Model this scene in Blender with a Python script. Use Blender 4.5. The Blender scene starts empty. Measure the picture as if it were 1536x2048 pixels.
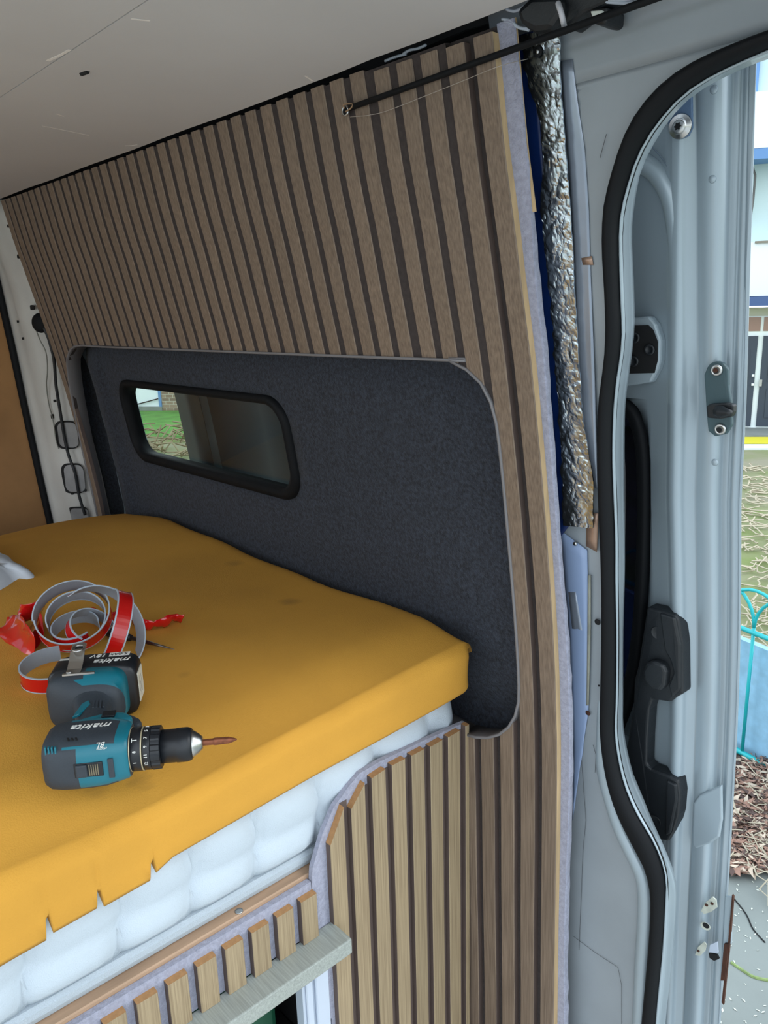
import bpy, bmesh, math, random
from math import sin, cos, pi, radians, sqrt, exp
from mathutils import Vector, Matrix, noise
random.seed(7)
SC = bpy.context.scene
COL = SC.collection

# ------------------------------------------------------------------ camera
F_PX = 1588.7448
CAM = Vector((0.79191917, -0.78022713, 0.07303534))
R_ = Vector((0.66847014, 0.74320326, -0.02822381))
U_ = Vector((-0.1682249, 0.18805613, 0.96764419))
W_ = Vector((-0.72446398, 0.6420933, -0.2507352))
cd = bpy.data.cameras.new('camera')
cd.sensor_fit = 'VERTICAL'; cd.sensor_height = 24; cd.lens = F_PX / 2048 * 24
cd.clip_start = .02; cd.clip_end = 300
cam = bpy.data.objects.new('camera', cd); COL.objects.link(cam)
m = Matrix.Identity(4)
for i in range(3):
    m[i][0] = R_[i]; m[i][1] = U_[i]; m[i][2] = -W_[i]; m[i][3] = CAM[i]
cam.matrix_world = m
SC.camera = cam
# ------------------------------------------------------------------ sky, exposure
SC.view_settings.view_transform = 'Standard'; SC.view_settings.look = 'None'
SC.view_settings.gamma = 1; SC.view_settings.use_curve_mapping = False
SC.view_settings.exposure = 0.8
world = bpy.data.worlds.new('overcast'); SC.world = world; world.use_nodes = True
nt = world.node_tree; nt.nodes.clear()
bo = nt.nodes.new('ShaderNodeOutputWorld'); bg = nt.nodes.new('ShaderNodeBackground')
tc = nt.nodes.new('ShaderNodeTexCoord'); sx = nt.nodes.new('ShaderNodeSeparateXYZ')
rp = nt.nodes.new('ShaderNodeValToRGB')
nt.links.new(tc.outputs['Generated'], sx.inputs[0]); nt.links.new(sx.outputs['Z'], rp.inputs[0])
nt.links.new(rp.outputs[0], bg.inputs[0]); nt.links.new(bg.outputs[0], bo.inputs[0])
rp.color_ramp.elements[0].position = 0.0; rp.color_ramp.elements[0].color = (.86, .93, 1, 1)
rp.color_ramp.elements[1].position = 1.0; rp.color_ramp.elements[1].color = (.74, .87, 1, 1)
bg.inputs[1].default_value = 1.5
sd = bpy.data.lights.new('sun', 'SUN'); sd.energy = 0.55; sd.angle = radians(25); sd.color = (1, .97, .92)
sun = bpy.data.objects.new('sun', sd); COL.objects.link(sun)
sun.rotation_euler = Vector((-.75, -.55, -.75)).to_track_quat('-Z', 'Y').to_euler()

# ------------------------------------------------------------------ helpers
def lin(c):
    return tuple(((x / 255) / 12.92 if x / 255 <= .04045 else ((x / 255 + .055) / 1.055) ** 2.4) for x in c)
def ray(u, v):
    return W_ + R_ * ((u - 768) / F_PX) - U_ * ((v - 1024) / F_PX)
def P(u, v, ax, val):
    d = ray(u, v); return CAM + d * ((val - CAM[ax]) / d[ax])
PZ = [-1.5, -1.05, -.883, -.712, -.553, -.484, -.397, -.313, -.174, -.117, 0, .077, .12, .166, .197, .233, .354, .42, .55]
PY = [.093, .088, .083, .080, .075, .070, .062, .051, .031, .021, 0, -.018, -.028, -.037, -.045, -.055, -.077, -.091, -.125]
def interp(x, X, Y):
    if x <= X[0]: return Y[0]
    for i in range(1, len(X)):
        if x <= X[i]:
            t = (x - X[i - 1]) / (X[i] - X[i - 1]); return Y[i - 1] + t * (Y[i] - Y[i - 1])
    return Y[-1]
def prof(z):            # inward curve of the van side: smooth average
    return (interp(z - .03, PZ, PY) + interp(z, PZ, PY) * 2 + interp(z + .03, PZ, PY)) / 4
def S(u, v, off=0):     # point of the curved side of the van seen at a pixel
    y = 0
    for i in range(40):
        p = P(u, v, 1, y + off); y = .5 * y + .5 * prof(p.z)
    return P(u, v, 1, y + off)

def smooth(t): t = max(0, min(1, t)); return t * t * (3 - 2 * t)
MATS = {}
def mat(name, col, rough=.6, metal=0, noise=0, nscale=30, bump=0, bscale=None, stretch=None, coat=0, col2=None, spec=None, trans=0, sheen=0, rnd=0):
    if name in MATS: return MATS[name]
    M = bpy.data.materials.new(name); M.use_nodes = True; MATS[name] = M
    n = M.node_tree.nodes; l = M.node_tree.links; b = n['Principled BSDF']
    c = lin(col)
    b.inputs['Base Color'].default_value = (*c, 1); b.inputs['Roughness'].default_value = rough
    b.inputs['Metallic'].default_value = metal
    if coat: b.inputs['Coat Weight'].default_value = coat; b.inputs['Coat Roughness'].default_value = .08
    if spec is not None: b.inputs['Specular IOR Level'].default_value = spec
    if trans: b.inputs['Transmission Weight'].default_value = trans
    if sheen: b.inputs['Sheen Weight'].default_value = sheen
    if noise or bump:
        t = n.new('ShaderNodeTexCoord'); mp = n.new('ShaderNodeMapping'); l.new(t.outputs['Object'], mp.inputs[0])
        if stretch: mp.inputs['Scale'].default_value = stretch
        if rnd:
            oi = n.new('ShaderNodeObjectInfo'); vm = n.new('ShaderNodeVectorMath'); vm.operation = 'ADD'
            cx = n.new('ShaderNodeCombineXYZ'); mu = n.new('ShaderNodeMath'); mu.operation = 'MULTIPLY'; mu.inputs[1].default_value = 37
            l.new(oi.outputs['Random'], mu.inputs[0])
            for i in range(3): l.new(mu.outputs[0], cx.inputs[i])
            l.new(mp.outputs[0], vm.inputs[0]); l.new(cx.outputs[0], vm.inputs[1]); vec = vm.outputs[0]
        else: vec = mp.outputs[0]
        nz = n.new('ShaderNodeTexNoise'); nz.inputs['Scale'].default_value = nscale; nz.inputs['Detail'].default_value = 5
        l.new(vec, nz.inputs['Vector'])
        if noise:
            mx = n.new('ShaderNodeMix'); mx.data_type = 'RGBA'
            rr = n.new('ShaderNodeMapRange'); rr.inputs[1].default_value = .32; rr.inputs[2].default_value = .68
            l.new(nz.outputs[0], rr.inputs[0]); l.new(rr.outputs[0], mx.inputs[0])
            d = lin(col2) if col2 else tuple(x * (1 - noise) for x in c)
            mx.inputs[6].default_value = (*d, 1); mx.inputs[7].default_value = (*c, 1)
            outc = mx.outputs[2]
            if rnd:
                hv = n.new('ShaderNodeHueSaturation'); mr = n.new('ShaderNodeMapRange')
                mr.inputs[3].default_value = 1 - rnd; mr.inputs[4].default_value = 1 + rnd
                l.new(oi.outputs['Random'], mr.inputs[0]); l.new(mr.outputs[0], hv.inputs['Value'])
                l.new(outc, hv.inputs['Color']); outc = hv.outputs[0]
            l.new(outc, b.inputs['Base Color'])
        if bump:
            nb = n.new('ShaderNodeTexNoise'); nb.inputs['Scale'].default_value = bscale or nscale; nb.inputs['Detail'].default_value = 3
            l.new(vec, nb.inputs['Vector'])
            bp = n.new('ShaderNodeBump'); bp.inputs['Strength'].default_value = bump; bp.inputs['Distance'].default_value = .002
            l.new(nb.outputs[0], bp.inputs['Height']); l.new(bp.outputs[0], b.inputs['Normal'])
    return M

ORG = {}
def link(o, parent):
    COL.objects.link(o)
    if parent is not None: o.parent = parent
    return o
def org(parent):
    v = Vector((0, 0, 0)); p = parent
    while p is not None: v = v + p.location; p = p.parent
    return v
def mesh(name, verts, faces, mats, parent=None, smooth=False, mi=None, loc=None):
    """verts in world coordinates; stored relative to loc (own origin) and the parent"""
    base = org(parent)
    L = Vector(loc) if loc is not None else base
    me = bpy.data.meshes.new(name)
    me.from_pydata([tuple(Vector(v) - L) for v in verts], [], faces)
    if not isinstance(mats, (list, tuple)): mats = [mats]
    for mm in mats: me.materials.append(mm)
    if mi: me.polygons.foreach_set('material_index', mi)
    if smooth: me.polygons.foreach_set('use_smooth', [True] * len(me.polygons))
    bm = bmesh.new(); bm.from_mesh(me); bmesh.ops.remove_doubles(bm, verts=bm.verts, dist=1e-6)
    bmesh.ops.recalc_face_normals(bm, faces=bm.faces); bm.to_mesh(me); bm.free()
    o = bpy.data.objects.new(name, me); o.location = L - base
    return link(o, parent)
def tag(o, label=None, cat=None, group=None, kind=None):
    if label: o['label'] = label
    if cat: o['category'] = cat
    if group: o['group'] = group
    if kind: o['kind'] = kind
    return o
def empty(name, loc, label=None, cat=None, group=None, kind=None, parent=None):
    o = bpy.data.objects.new(name, None); o.location = loc; o.empty_display_size = .05
    link(o, parent); return tag(o, label, cat, group, kind)
def grid(rows, closed=False, cap=False):
    n = len(rows[0]); V = [p for r in rows for p in r]; Fc = []
    for i in range(len(rows) - 1):
        for j in range(n if closed else n - 1):
            k = (j + 1) % n
            Fc.append((i * n + j, i * n + k, (i + 1) * n + k, (i + 1) * n + j))
    if cap and closed:
        Fc.append(tuple(range(n - 1, -1, -1))); Fc.append(tuple((len(rows) - 1) * n + j for j in range(n)))
    return V, Fc
def box(x0, x1, y0, y1, z0, z1):
    V = [(x, y, z) for x in (x0, x1) for y in (y0, y1) for z in (z0, z1)]
    return V, [(0, 1, 3, 2), (4, 6, 7, 5), (0, 4, 5, 1), (2, 3, 7, 6), (0, 2, 6, 4), (1, 5, 7, 3)]
def bevel(o, w, seg=2, ang=30):
    b = o.modifiers.new('bevel', 'BEVEL'); b.width = w; b.segments = seg; b.limit_method = 'ANGLE'; b.angle_limit = radians(ang)
    return o
def solid(o, t, off=1):
    s = o.modifiers.new('solid', 'SOLIDIFY'); s.thickness = t; s.offset = off; return o
def frames(path, up):
    out = []
    for i, p in enumerate(path):
        a = path[max(i - 1, 0)]; b = path[min(i + 1, len(path) - 1)]
        t = (Vector(b) - Vector(a)).normalized(); u = Vector(up(i) if callable(up) else up)
        s = t.cross(u)
        if s.length < 1e-5: s = t.cross(Vector((.3, .5, .8)))
        s.normalize(); u = s.cross(t).normalized(); out.append((Vector(p), t, s, u))
    return out
def tube(path, r, seg=10, up=(0, 0, 1)):
    rows = []
    for i, (p, t, s, u) in enumerate(frames(path, up)):
        rr = r(i) if callable(r) else r
        rows.append([p + s * cos(2 * pi * k / seg) * rr + u * sin(2 * pi * k / seg) * rr for k in range(seg)])
    return grid(rows, True, True)
def sweep(path, section, up):      # section: list of (s, u) offsets, closed
    rows = []
    for p, t, s, u in frames(path, up): rows.append([p + s * a + u * b for a, b in section])
    return grid(rows, True, True)
def catmull(pts, n=6):
    pts = [Vector(p) for p in pts]; out = []
    for i in range(len(pts) - 1):
        p0 = pts[max(i - 1, 0)]; p1 = pts[i]; p2 = pts[i + 1]; p3 = pts[min(i + 2, len(pts) - 1)]
        for k in range(n):
            t = k / n
            out.append(.5 * ((2 * p1) + (p2 - p0) * t + (2 * p0 - 5 * p1 + 4 * p2 - p3) * t * t + (3 * p1 - p0 - 3 * p2 + p3) * t ** 3))
    out.append(pts[-1]); return out
def resample(pts, n):
    pts = [Vector(p) for p in pts]; L = [0]
    for a, b in zip(pts, pts[1:]): L.append(L[-1] + (b - a).length)
    out = []
    for k in range(n):
        d = L[-1] * k / (n - 1); j = 0
        while j < len(L) - 2 and L[j + 1] < d: j += 1
        t = (d - L[j]) / max(L[j + 1] - L[j], 1e-9); out.append(pts[j].lerp(pts[j + 1], min(t, 1)))
    return out
def join(*vf):
    V = []; Fc = []
    for v, f in vf:
        b = len(V); V += list(v); Fc += [tuple(i + b for i in q) for q in f]
    return V, Fc
def disc_lathe(c, n, prof_, seg=16, ref=(0, 0, 1)):   # profile (r, h) about axis n
    n = Vector(n).normalized(); a = n.cross(Vector(ref))
    if a.length < 1e-4: a = n.cross(Vector((1, 0, 0)))
    a.normalize(); b = n.cross(a); c = Vector(c)
    rows = [[c + n * h + (a * cos(2 * pi * k / seg) + b * sin(2 * pi * k / seg)) * r for k in range(seg)] for r, h in prof_]
    return grid(rows, True, True)
def plate(pts, off, thick, name, mt, parent, bev=.002, seg=2, srf=S):  # outline given on the curved surface, real thickness
    a = [srf(u, v, off) for u, v in pts]; b = [p + Vector((0, thick, 0)) for p in a]
    n = len(a); V = a + b
    Fc = [tuple(range(n)), tuple(range(2 * n - 1, n - 1, -1))] + [(i, (i + 1) % n, n + (i + 1) % n, n + i) for i in range(n)]
    o = mesh(name, V, Fc, mt, parent)
    if bev: bevel(o, bev, seg)
    return o
def text_mesh(name, txt, size, mt, parent, M4, ext=.0003, shear=0):
    cu = bpy.data.curves.new(name, 'FONT'); cu.body = txt; cu.size = size; cu.extrude = ext; cu.shear = shear
    cu.align_x = 'CENTER'; cu.align_y = 'CENTER'; cu.resolution_u = 3
    t = bpy.data.objects.new('tmp', cu); COL.objects.link(t)
    dg = bpy.context.evaluated_depsgraph_get(); me = bpy.data.meshes.new_from_object(t.evaluated_get(dg))
    bpy.data.objects.remove(t); me.name = name
    me.materials.clear(); me.materials.append(mt)
    o = bpy.data.objects.new(name, me); link(o, parent); o.matrix_basis = M4; return o

# ------------------------------------------------------------------ materials
m_face_shaded = mat('oak_veneer_shaded', (132, 114, 97), .6, noise=.5, nscale=14, stretch=(34, 34, .5), bump=.2, bscale=30, col2=(103, 87, 73), rnd=.07)  # wall copy of the veneer, its shade put into the darker colour
m_side = mat('slat_side', (97, 82, 76), .7, noise=.2, nscale=20, stretch=(8, 8, 1), rnd=.06)
m_end = mat('slat_end_mdf', (176, 132, 86), .8, noise=.2, nscale=200)
m_light = mat('raw_oak_edge', (196, 168, 126), .6, noise=.25, nscale=12, stretch=(10, 10, 1))
m_felt = mat('grey_felt', (158, 160, 178), .95, noise=.25, nscale=160, bump=.8, bscale=500, sheen=.3)
m_feltdark = mat('felt_backing', (62, 54, 52), .95, noise=.3, nscale=160)
m_trim = mat('grey_edge_strip', (118, 116, 118), .5)
m_carpet = mat('charcoal_carpet', (50, 56, 68), .95, noise=.6, nscale=170, bump=1, bscale=420, sheen=.08, col2=(18, 22, 30))
m_van = mat('silver_paint', (160, 174, 182), .35, metal=.2, noise=.12, nscale=3, coat=.3)
m_prim = mat('primer_paint', (150, 158, 164), .5, metal=.1, noise=.18, nscale=5)
m_blue = mat('blue_paint', (10, 44, 104), .45, noise=.3, nscale=8)
m_rubber = mat('black_rubber', (7, 10, 14), .7, bump=.2, nscale=80, spec=.25)
m_black = mat('black_plastic', (22, 26, 30), .5, bump=.15, nscale=400)
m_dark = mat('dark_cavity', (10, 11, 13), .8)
m_foil = mat('aluminium_foil', (192, 202, 208), .26, metal=1, bump=.25, nscale=60)
m_tape = mat('silver_tape', (150, 160, 174), .25, metal=.4, noise=.2, nscale=10, bump=.25, bscale=20)
m_tape_reflect = mat('tape_reflection', (170, 140, 120), .3, metal=.4, noise=.3, nscale=30)  # brown colour standing in for an orange reflection in the tape
m_foam = mat('orange_foam', (207, 151, 54), .9, noise=.14, nscale=5, bump=.3, bscale=500)
m_white = mat('mattress_fabric', (186, 197, 206), .85, bump=.4, nscale=700)
m_pipe = mat('mattress_tape', (178, 188, 196), .8, bump=.6, nscale=900, noise=.15)
m_pine = mat('pine_timber', (178, 146, 118), .6, noise=.3, nscale=8, stretch=(10, 1, 10))
m_shelf = mat('grey_laminate', (158, 164, 158), .45, noise=.28, nscale=14, stretch=(1.5, 30, 30), bump=.15)
m_frame = mat('white_upvc', (186, 196, 210), .35)
m_ceil = mat('ceiling_board', (203, 200, 199), .85, noise=.1, nscale=2.2, bump=.15, bscale=60)
m_mdf = mat('brown_mdf', (168, 124, 78), .8, noise=.2, nscale=10, bump=.2)
m_steel = mat('steel', (190, 190, 188), .3, metal=1)
m_rust = mat('rust', (78, 44, 28), .9, noise=.5, nscale=60)
m_floor = mat('floor_ply', (196, 190, 180), .8, noise=.3, nscale=6)

# foam stains
def stains(M, spots):
    n = M.node_tree.nodes; l = M.node_tree.links; b = n['Principled BSDF']
    src = b.inputs['Base Color'].links[0].from_socket
    g = n.new('ShaderNodeNewGeometry'); nz = n.new('ShaderNodeTexNoise'); nz.inputs['Scale'].default_value = 60
    for (p, r, k) in spots:
        d = n.new('ShaderNodeVectorMath'); d.operation = 'DISTANCE'; l.new(g.outputs['Position'], d.inputs[0]); d.inputs[1].default_value = p
        ad = n.new('ShaderNodeMath'); ad.operation = 'MULTIPLY_ADD'; l.new(nz.outputs[0], ad.inputs[0]); ad.inputs[1].default_value = -r * .9; l.new(d.outputs['Value'], ad.inputs[2])
        mr = n.new('ShaderNodeMapRange'); mr.inputs[1].default_value = -.2 * r; mr.inputs[2].default_value = r * .7; mr.inputs[3].default_value = k; mr.inputs[4].default_value = 0
        l.new(ad.outputs[0], mr.inputs[0])
        mx = n.new('ShaderNodeMix'); mx.data_type = 'RGBA'; l.new(mr.outputs[0], mx.inputs[0]); l.new(src, mx.inputs[6]); mx.inputs[7].default_value = (.16, .09, .02, 1)
        src = mx.outputs[2]
    l.new(src, b.inputs['Base Color'])
stains(m_foam, [((-.035, -.50, -.44), .022, .55), ((-.02, -.45, -.445), .022, .6), ((-.33, -.02, -.43), .022, .5), ((-.6, .03, -.43), .02, .4), ((-.2, -.3, -.43), .012, .3)])

def glass(name, tint, k=.035, rough=.0):
    M = bpy.data.materials.new(name); M.use_nodes = True; n = M.node_tree.nodes; l = M.node_tree.links; n.clear()
    o = n.new('ShaderNodeOutputMaterial'); mx = n.new('ShaderNodeMixShader'); tr = n.new('ShaderNodeBsdfTransparent'); gl = n.new('ShaderNodeBsdfGlossy')
    lw = n.new('ShaderNodeLayerWeight'); lw.inputs[0].default_value = .5; pw = n.new('ShaderNodeMath'); pw.operation = 'POWER'; pw.inputs[1].default_value = 5
    fr = n.new('ShaderNodeMath'); fr.operation = 'MULTIPLY_ADD'; fr.inputs[1].default_value = .9; fr.inputs[2].default_value = k
    l.new(lw.outputs['Facing'], pw.inputs[0]); l.new(pw.outputs[0], fr.inputs[0])
    tr.inputs[0].default_value = (*tint, 1); gl.inputs['Roughness'].default_value = rough; gl.inputs[0].default_value = (1, 1, 1, 1)
    l.new(fr.outputs[0], mx.inputs[0]); l.new(tr.outputs[0], mx.inputs[1]); l.new(gl.outputs[0], mx.inputs[2]); l.new(mx.outputs[0], o.inputs[0])
    return M
m_glass = glass('window_glass', (.90, .95, .92))
m_tint = glass('tinted_glass', (.08, .08, .12))

# ------------------------------------------------------------------ van body: side wall
XL, XR = -1.408, .194
NICHE_T = [(-1.407, -.44), (-1.405, -.361), (-1.395, -.261), (-1.369, -.141), (-1.327, -.049), (-1.284, -.017), (-1.216, 0), (-1.0, 0), (.02, .002), (.04, .002), (.06, -.001), (.082, -.010), (.097, -.020), (.109, -.034), (.119, -.058), (.123, -.09)]
NICHE_R = [(.123, -.183), (.123, -.3), (.123, -.398), (.123, -.458), (.121, -.499), (.114, -.525), (.100, -.551), (.080, -.573), (.061, -.586), (.035, -.597), (.0, -.603)]
NICHE_B = [(-.1, -.605), (-1.2, -.605), (-1.35, -.60), (-1.40, -.55)]
nt_x = [p[0] for p in NICHE_T]; nt_z = [p[1] for p in NICHE_T]
nb = sorted([(x, z) for x, z in NICHE_R[4:] + NICHE_B]); nb_x = [p[0] for p in nb]; nb_z = [p[1] for p in nb]
def ntop(x): return interp(x, nt_x, nt_z) + .0015
def nbot(x): return interp(x, nb_x, nb_z) - .0015
def colsurf(xs, zlo, zhi, off, nz=8):
    rows = []
    for x in xs:
        a = zlo(x) if callable(zlo) else zlo; b = zhi(x) if callable(zhi) else zhi; r = []
        for k in range(nz + 1):
            z = a + (b - a) * k / nz; r.append((x, prof(z) + (off(x, z) if callable(off) else off), z))
        rows.append(r)
    return grid(rows)
ZTOP = .352; ZB = -1.42
xs_n = [-1.4075, -1.40, -1.385, -1.36, -1.327, -1.3, -1.25, -1.2, -1.0, -.8, -.6, -.4, -.2, 0, .04, .06, .08, .095, .105, .113, .119, .1228]
back = join(colsurf([XL - .004, -1.4075], ZB, ZTOP, .011, 24), colsurf(xs_n, ntop, ZTOP, .011, 10), colsurf(xs_n, ZB, nbot, .011, 12), colsurf([.1228, XR], ZB, ZTOP, .011, 30))
wall = mesh('wall_left', back[0], back[1], m_feltdark, None)
tag(wall, 'slatted oak wall along the side of the van with a carpeted niche', kind='structure')
solid(wall, .0085, 1)
# felt edge strip at the right end of the wall, thick and fluffy
rows = []
for k in range(91):
    z = ZB + (ZTOP + .002 - ZB) * k / 90; j = random.uniform(-.0012, .0012); q_ = smooth((z - .08) / .2); w = .1985 + .002 * sin(z * 9) + (0.002 if z < -.3 else 0) + .010 * q_
    y = prof(z) + .0105; t = (.0105 + .002 * sin(z * 5)) * (1 - .75 * q_)
    rows.append([(.186, y, z), (w - .001, y, z), (w + j * .5, y + .002, z), (w + j, y + t * .6, z), (w - .001 + j, y + t, z), (.186, y + t, z)])
V, Fc = grid(rows, True, True)
o = mesh('felt_edge', V, Fc, m_felt, wall, False); o['label'] = 'thick pale grey felt edge at the open end of the slatted wall'
# thin ply strip behind felt near the top
rows = []
for k in range(20):
    z = .17 + .185 * k / 19; y = prof(z); rows.append([(.196, y + .0135, z), (.2088, y + .0135, z), (.2088, y + .0150, z), (.196, y + .0150, z)])
V, Fc = grid(rows, True, True); mesh('plywood_edge', V, Fc, m_light, wall)

def slat_geo(x0, wd, zl0, zl1, zh0, zh1, nz, right_light=False):
    """zl0/zl1 bottom at left/right edge, zh0/zh1 top at left/right"""
    c = .0012; sec = [(0, .011), (0, c), (c, 0), (wd - c, 0), (wd, c), (wd, .011)]
    rows = []
    for k in range(nz + 1):
        r = []
        for (a, d) in sec:
            t = a / wd; z0 = zl0 + (zl1 - zl0) * t; z1 = zh0 + (zh1 - zh0) * t; z = z0 + (z1 - z0) * k / nz
            r.append((x0 + a, prof(z) + d, z))
        rows.append(r)
    V, Fc = grid(rows, True, True); mi = []
    for i in range(nz): mi += [1, 0, 0, 0, 3 if right_light else 1, 1]
    mi += [2, 2]
    return V, Fc, mi
SL = [m_face_shaded, m_side, m_end, m_light]
PITCH, SW = .04, .0270
shared = None
for n in range(-35, 5):
    x0 = n * PITCH - (.004 if n < 0 else 0); x1 = x0 + SW
    zt = ZTOP if n < 0 else ZTOP - .006 + random.uniform(-.002, .001)
    if n == -35: x0 += .003
    if n >= 3:
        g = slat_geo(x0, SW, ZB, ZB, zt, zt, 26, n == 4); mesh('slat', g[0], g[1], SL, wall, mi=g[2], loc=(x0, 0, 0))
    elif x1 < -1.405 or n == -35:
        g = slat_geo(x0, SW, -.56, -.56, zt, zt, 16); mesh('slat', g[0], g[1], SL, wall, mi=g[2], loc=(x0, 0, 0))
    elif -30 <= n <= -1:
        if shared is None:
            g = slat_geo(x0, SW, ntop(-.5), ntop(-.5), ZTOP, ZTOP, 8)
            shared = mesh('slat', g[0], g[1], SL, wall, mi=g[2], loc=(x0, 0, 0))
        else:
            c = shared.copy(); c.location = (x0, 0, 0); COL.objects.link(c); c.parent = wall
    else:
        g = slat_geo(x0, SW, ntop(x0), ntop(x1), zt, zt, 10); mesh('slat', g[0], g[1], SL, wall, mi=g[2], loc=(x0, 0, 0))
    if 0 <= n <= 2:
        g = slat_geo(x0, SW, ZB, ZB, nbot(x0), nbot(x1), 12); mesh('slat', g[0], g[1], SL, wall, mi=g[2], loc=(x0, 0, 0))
V, Fc = colsurf([-.0150, -.0095], 0.006, ZTOP - .006, .0060, 14); o = mesh('joint_felt', V, Fc, m_felt, wall); o['label'] = 'grey felt line showing in the joint between two slatted panels'; solid(o, .002, 1)
# grey flexible strip round the niche
outl = NICHE_T + NICHE_R + NICHE_B + [NICHE_T[0]]
pl = resample(catmull([(x, 0, z) for x, z in outl], 4), 150)
rows = []
N = len(pl)
for i, p in enumerate(pl):
    a = pl[(i - 1) % (N - 1)]; b = pl[(i + 1) % (N - 1)]; t = (b - a).normalized(); nn = Vector((t.z, 0, -t.x))   # into the opening
    r = []
    for (s, d) in [(-.0012, -.0025), (.0022, -.0025), (.0030, -.0005), (.0030, .034), (0, .034), (-.0012, .0)]:
        q = p + nn * s; r.append((q.x, prof(q.z) + d, q.z))
    rows.append(r)
V, Fc = grid(rows, True)
o = mesh('niche_edge_strip', V, Fc, m_trim, wall, True); o['label'] = 'grey flexible edging strip lining the niche'
# carpet lining inside the niche with the window hole
WX0, WX1, WZ0, WZ1, WR = -1.150, -.434, -.289, -.088, .055
def rr_top(x, x0, x1, z1, r):
    if x < x0 + r: d = x0 + r - x
    elif x > x1 - r: d = x - (x1 - r)
    else: d = 0
    return z1 - (r - sqrt(max(r * r - d * d, 0)))
def rr_bot(x, x0, x1, z0, r):
    return z0 + (z0 + 1 - rr_top(x, x0, x1, z0 + 1, r))
def rrect(x0, x1, z0, z1, r, seg=8):
    pts = []
    for cx, cz, a0 in ((x1 - r, z1 - r, 0), (x0 + r, z1 - r, 90), (x0 + r, z0 + r, 180), (x1 - r, z0 + r, 270)):
        for k in range(seg + 1):
            a = radians(a0 + 90 * k / seg); pts.append((cx + r * cos(a), cz + r * sin(a)))
    return pts
def coff(x, z):
    v = .050
    v += .030 * exp(-((x + 1.40) / .05) ** 2)          # swept back at the rear
    v -= .014 * exp(-((x + 1.27) / .035) ** 2) * (1 if z < -.05 else .4)
    v += .010 * exp(-((z + .0) / .03) ** 2)
    v += .02 * exp(-((z + .58) / .05) ** 2)
    return v
hx = [WX0, WX0 + .003, WX0 + .01, WX0 + .02, WX0 + .035, WX0 + .055, -1.0, -.9, -.8, -.7, -.6, WX1 - .055, WX1 - .035, WX1 - .02, WX1 - .01, WX1 - .003, WX1]
xa_ = [-1.46, -1.44, -1.42, -1.40, -1.38, -1.36, -1.34, -1.32, -1.30, -1.28, -1.26, -1.24, -1.22, -1.20, -1.18, WX0]; xb_ = [WX1, -.4, -.3, -.2, -.1, 0, .06, .1, .13, .16, .185]
cp = [colsurf(hx, lambda x: rr_top(x, WX0, WX1, WZ1, WR), .05, coff, 8), colsurf(hx, -.68, lambda x: rr_bot(x, WX0, WX1, WZ0, WR), coff, 16)]
for xs_ in (xa_, xb_): cp += [colsurf(xs_, -.68, WZ0 + WR, coff, 16), colsurf(xs_, WZ0 + WR, WZ1 - WR, coff, 6), colsurf(xs_, WZ1 - WR, .05, coff, 8)]
cp = join(*cp)
o = mesh('carpet_lining', cp[0], cp[1], m_carpet, wall, True); o['label'] = 'charcoal carpet lining inside the niche'
solid(o, .004, 1)

# ------------------------------------------------------------------ niche window
win = empty('window_1', (-.79, prof(-.19) + .05, -.19), 'low rounded window in the carpeted niche with a black rubber frame', kind='structure')
def ring(o_pts, i_pts, offs, name, mt, parent):
    n = len(o_pts); rows = []
    for (pts, d) in offs:
        q = o_pts if pts == 'o' else i_pts if pts == 'i' else [((a[0] + b[0]) / 2, (a[1] + b[1]) / 2) for a, b in zip(o_pts, i_pts)]
        rows.append([(x, prof(z) + d, z) for x, z in q])
    rows.append(rows[0]); V, Fc = grid(rows, True); return mesh(name, V, Fc, mt, parent, True)
ro = rrect(WX0 - .004, WX1 + .004, WZ0 - .004, WZ1 + .004, WR + .003, 10); ri = rrect(WX0 + .015, WX1 - .017, WZ0 + .018, WZ1 - .013, WR - .010, 10)
ring(ro, ri, [('o', .052), ('o', .042), ('m', .037), ('i', .043), ('i', .075), ('o', .075)], 'window_frame', m_rubber, win)
def fill(pts, off, name, mt, parent, t=.004):
    n = len(pts); x0 = min(p[0] for p in pts) ; x1 = max(p[0] for p in pts)
    V = [(x, prof(z) + off, z) for x, z in pts] + [(x, prof(z) + off + t, z) for x, z in pts]
    Fc = [tuple(range(n)), tuple(range(2 * n - 1, n - 1, -1))] + [(i, (i + 1) % n, n + (i + 1) % n, n + i) for i in range(n)]
    return mesh(name, V, Fc, mt, parent)
fill(rrect(WX0 + .012, WX1 - .013, WZ0 + .014, WZ1 - .010, WR - .010, 8), .060, 'pane', m_glass, win)
# outer skin of the van side behind the lining (with the window cut out)
sk = .080
osk = join(colsurf([-1.62, -1.5, -1.3, WX0], -1.9, .30, sk, 20), colsurf(hx, lambda x: rr_top(x, WX0, WX1, WZ1, WR), .30, sk, 6),
           colsurf(hx, -1.9, lambda x: rr_bot(x, WX0, WX1, WZ0, WR), sk, 12), colsurf([WX1, -.2, 0, .12], -1.9, .30, sk, 20))
o = mesh('wall_outer', osk[0], osk[1], m_van, None, True); tag(o, 'silver outer body side of the van', kind='structure'); solid(o, .003, 1)

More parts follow.
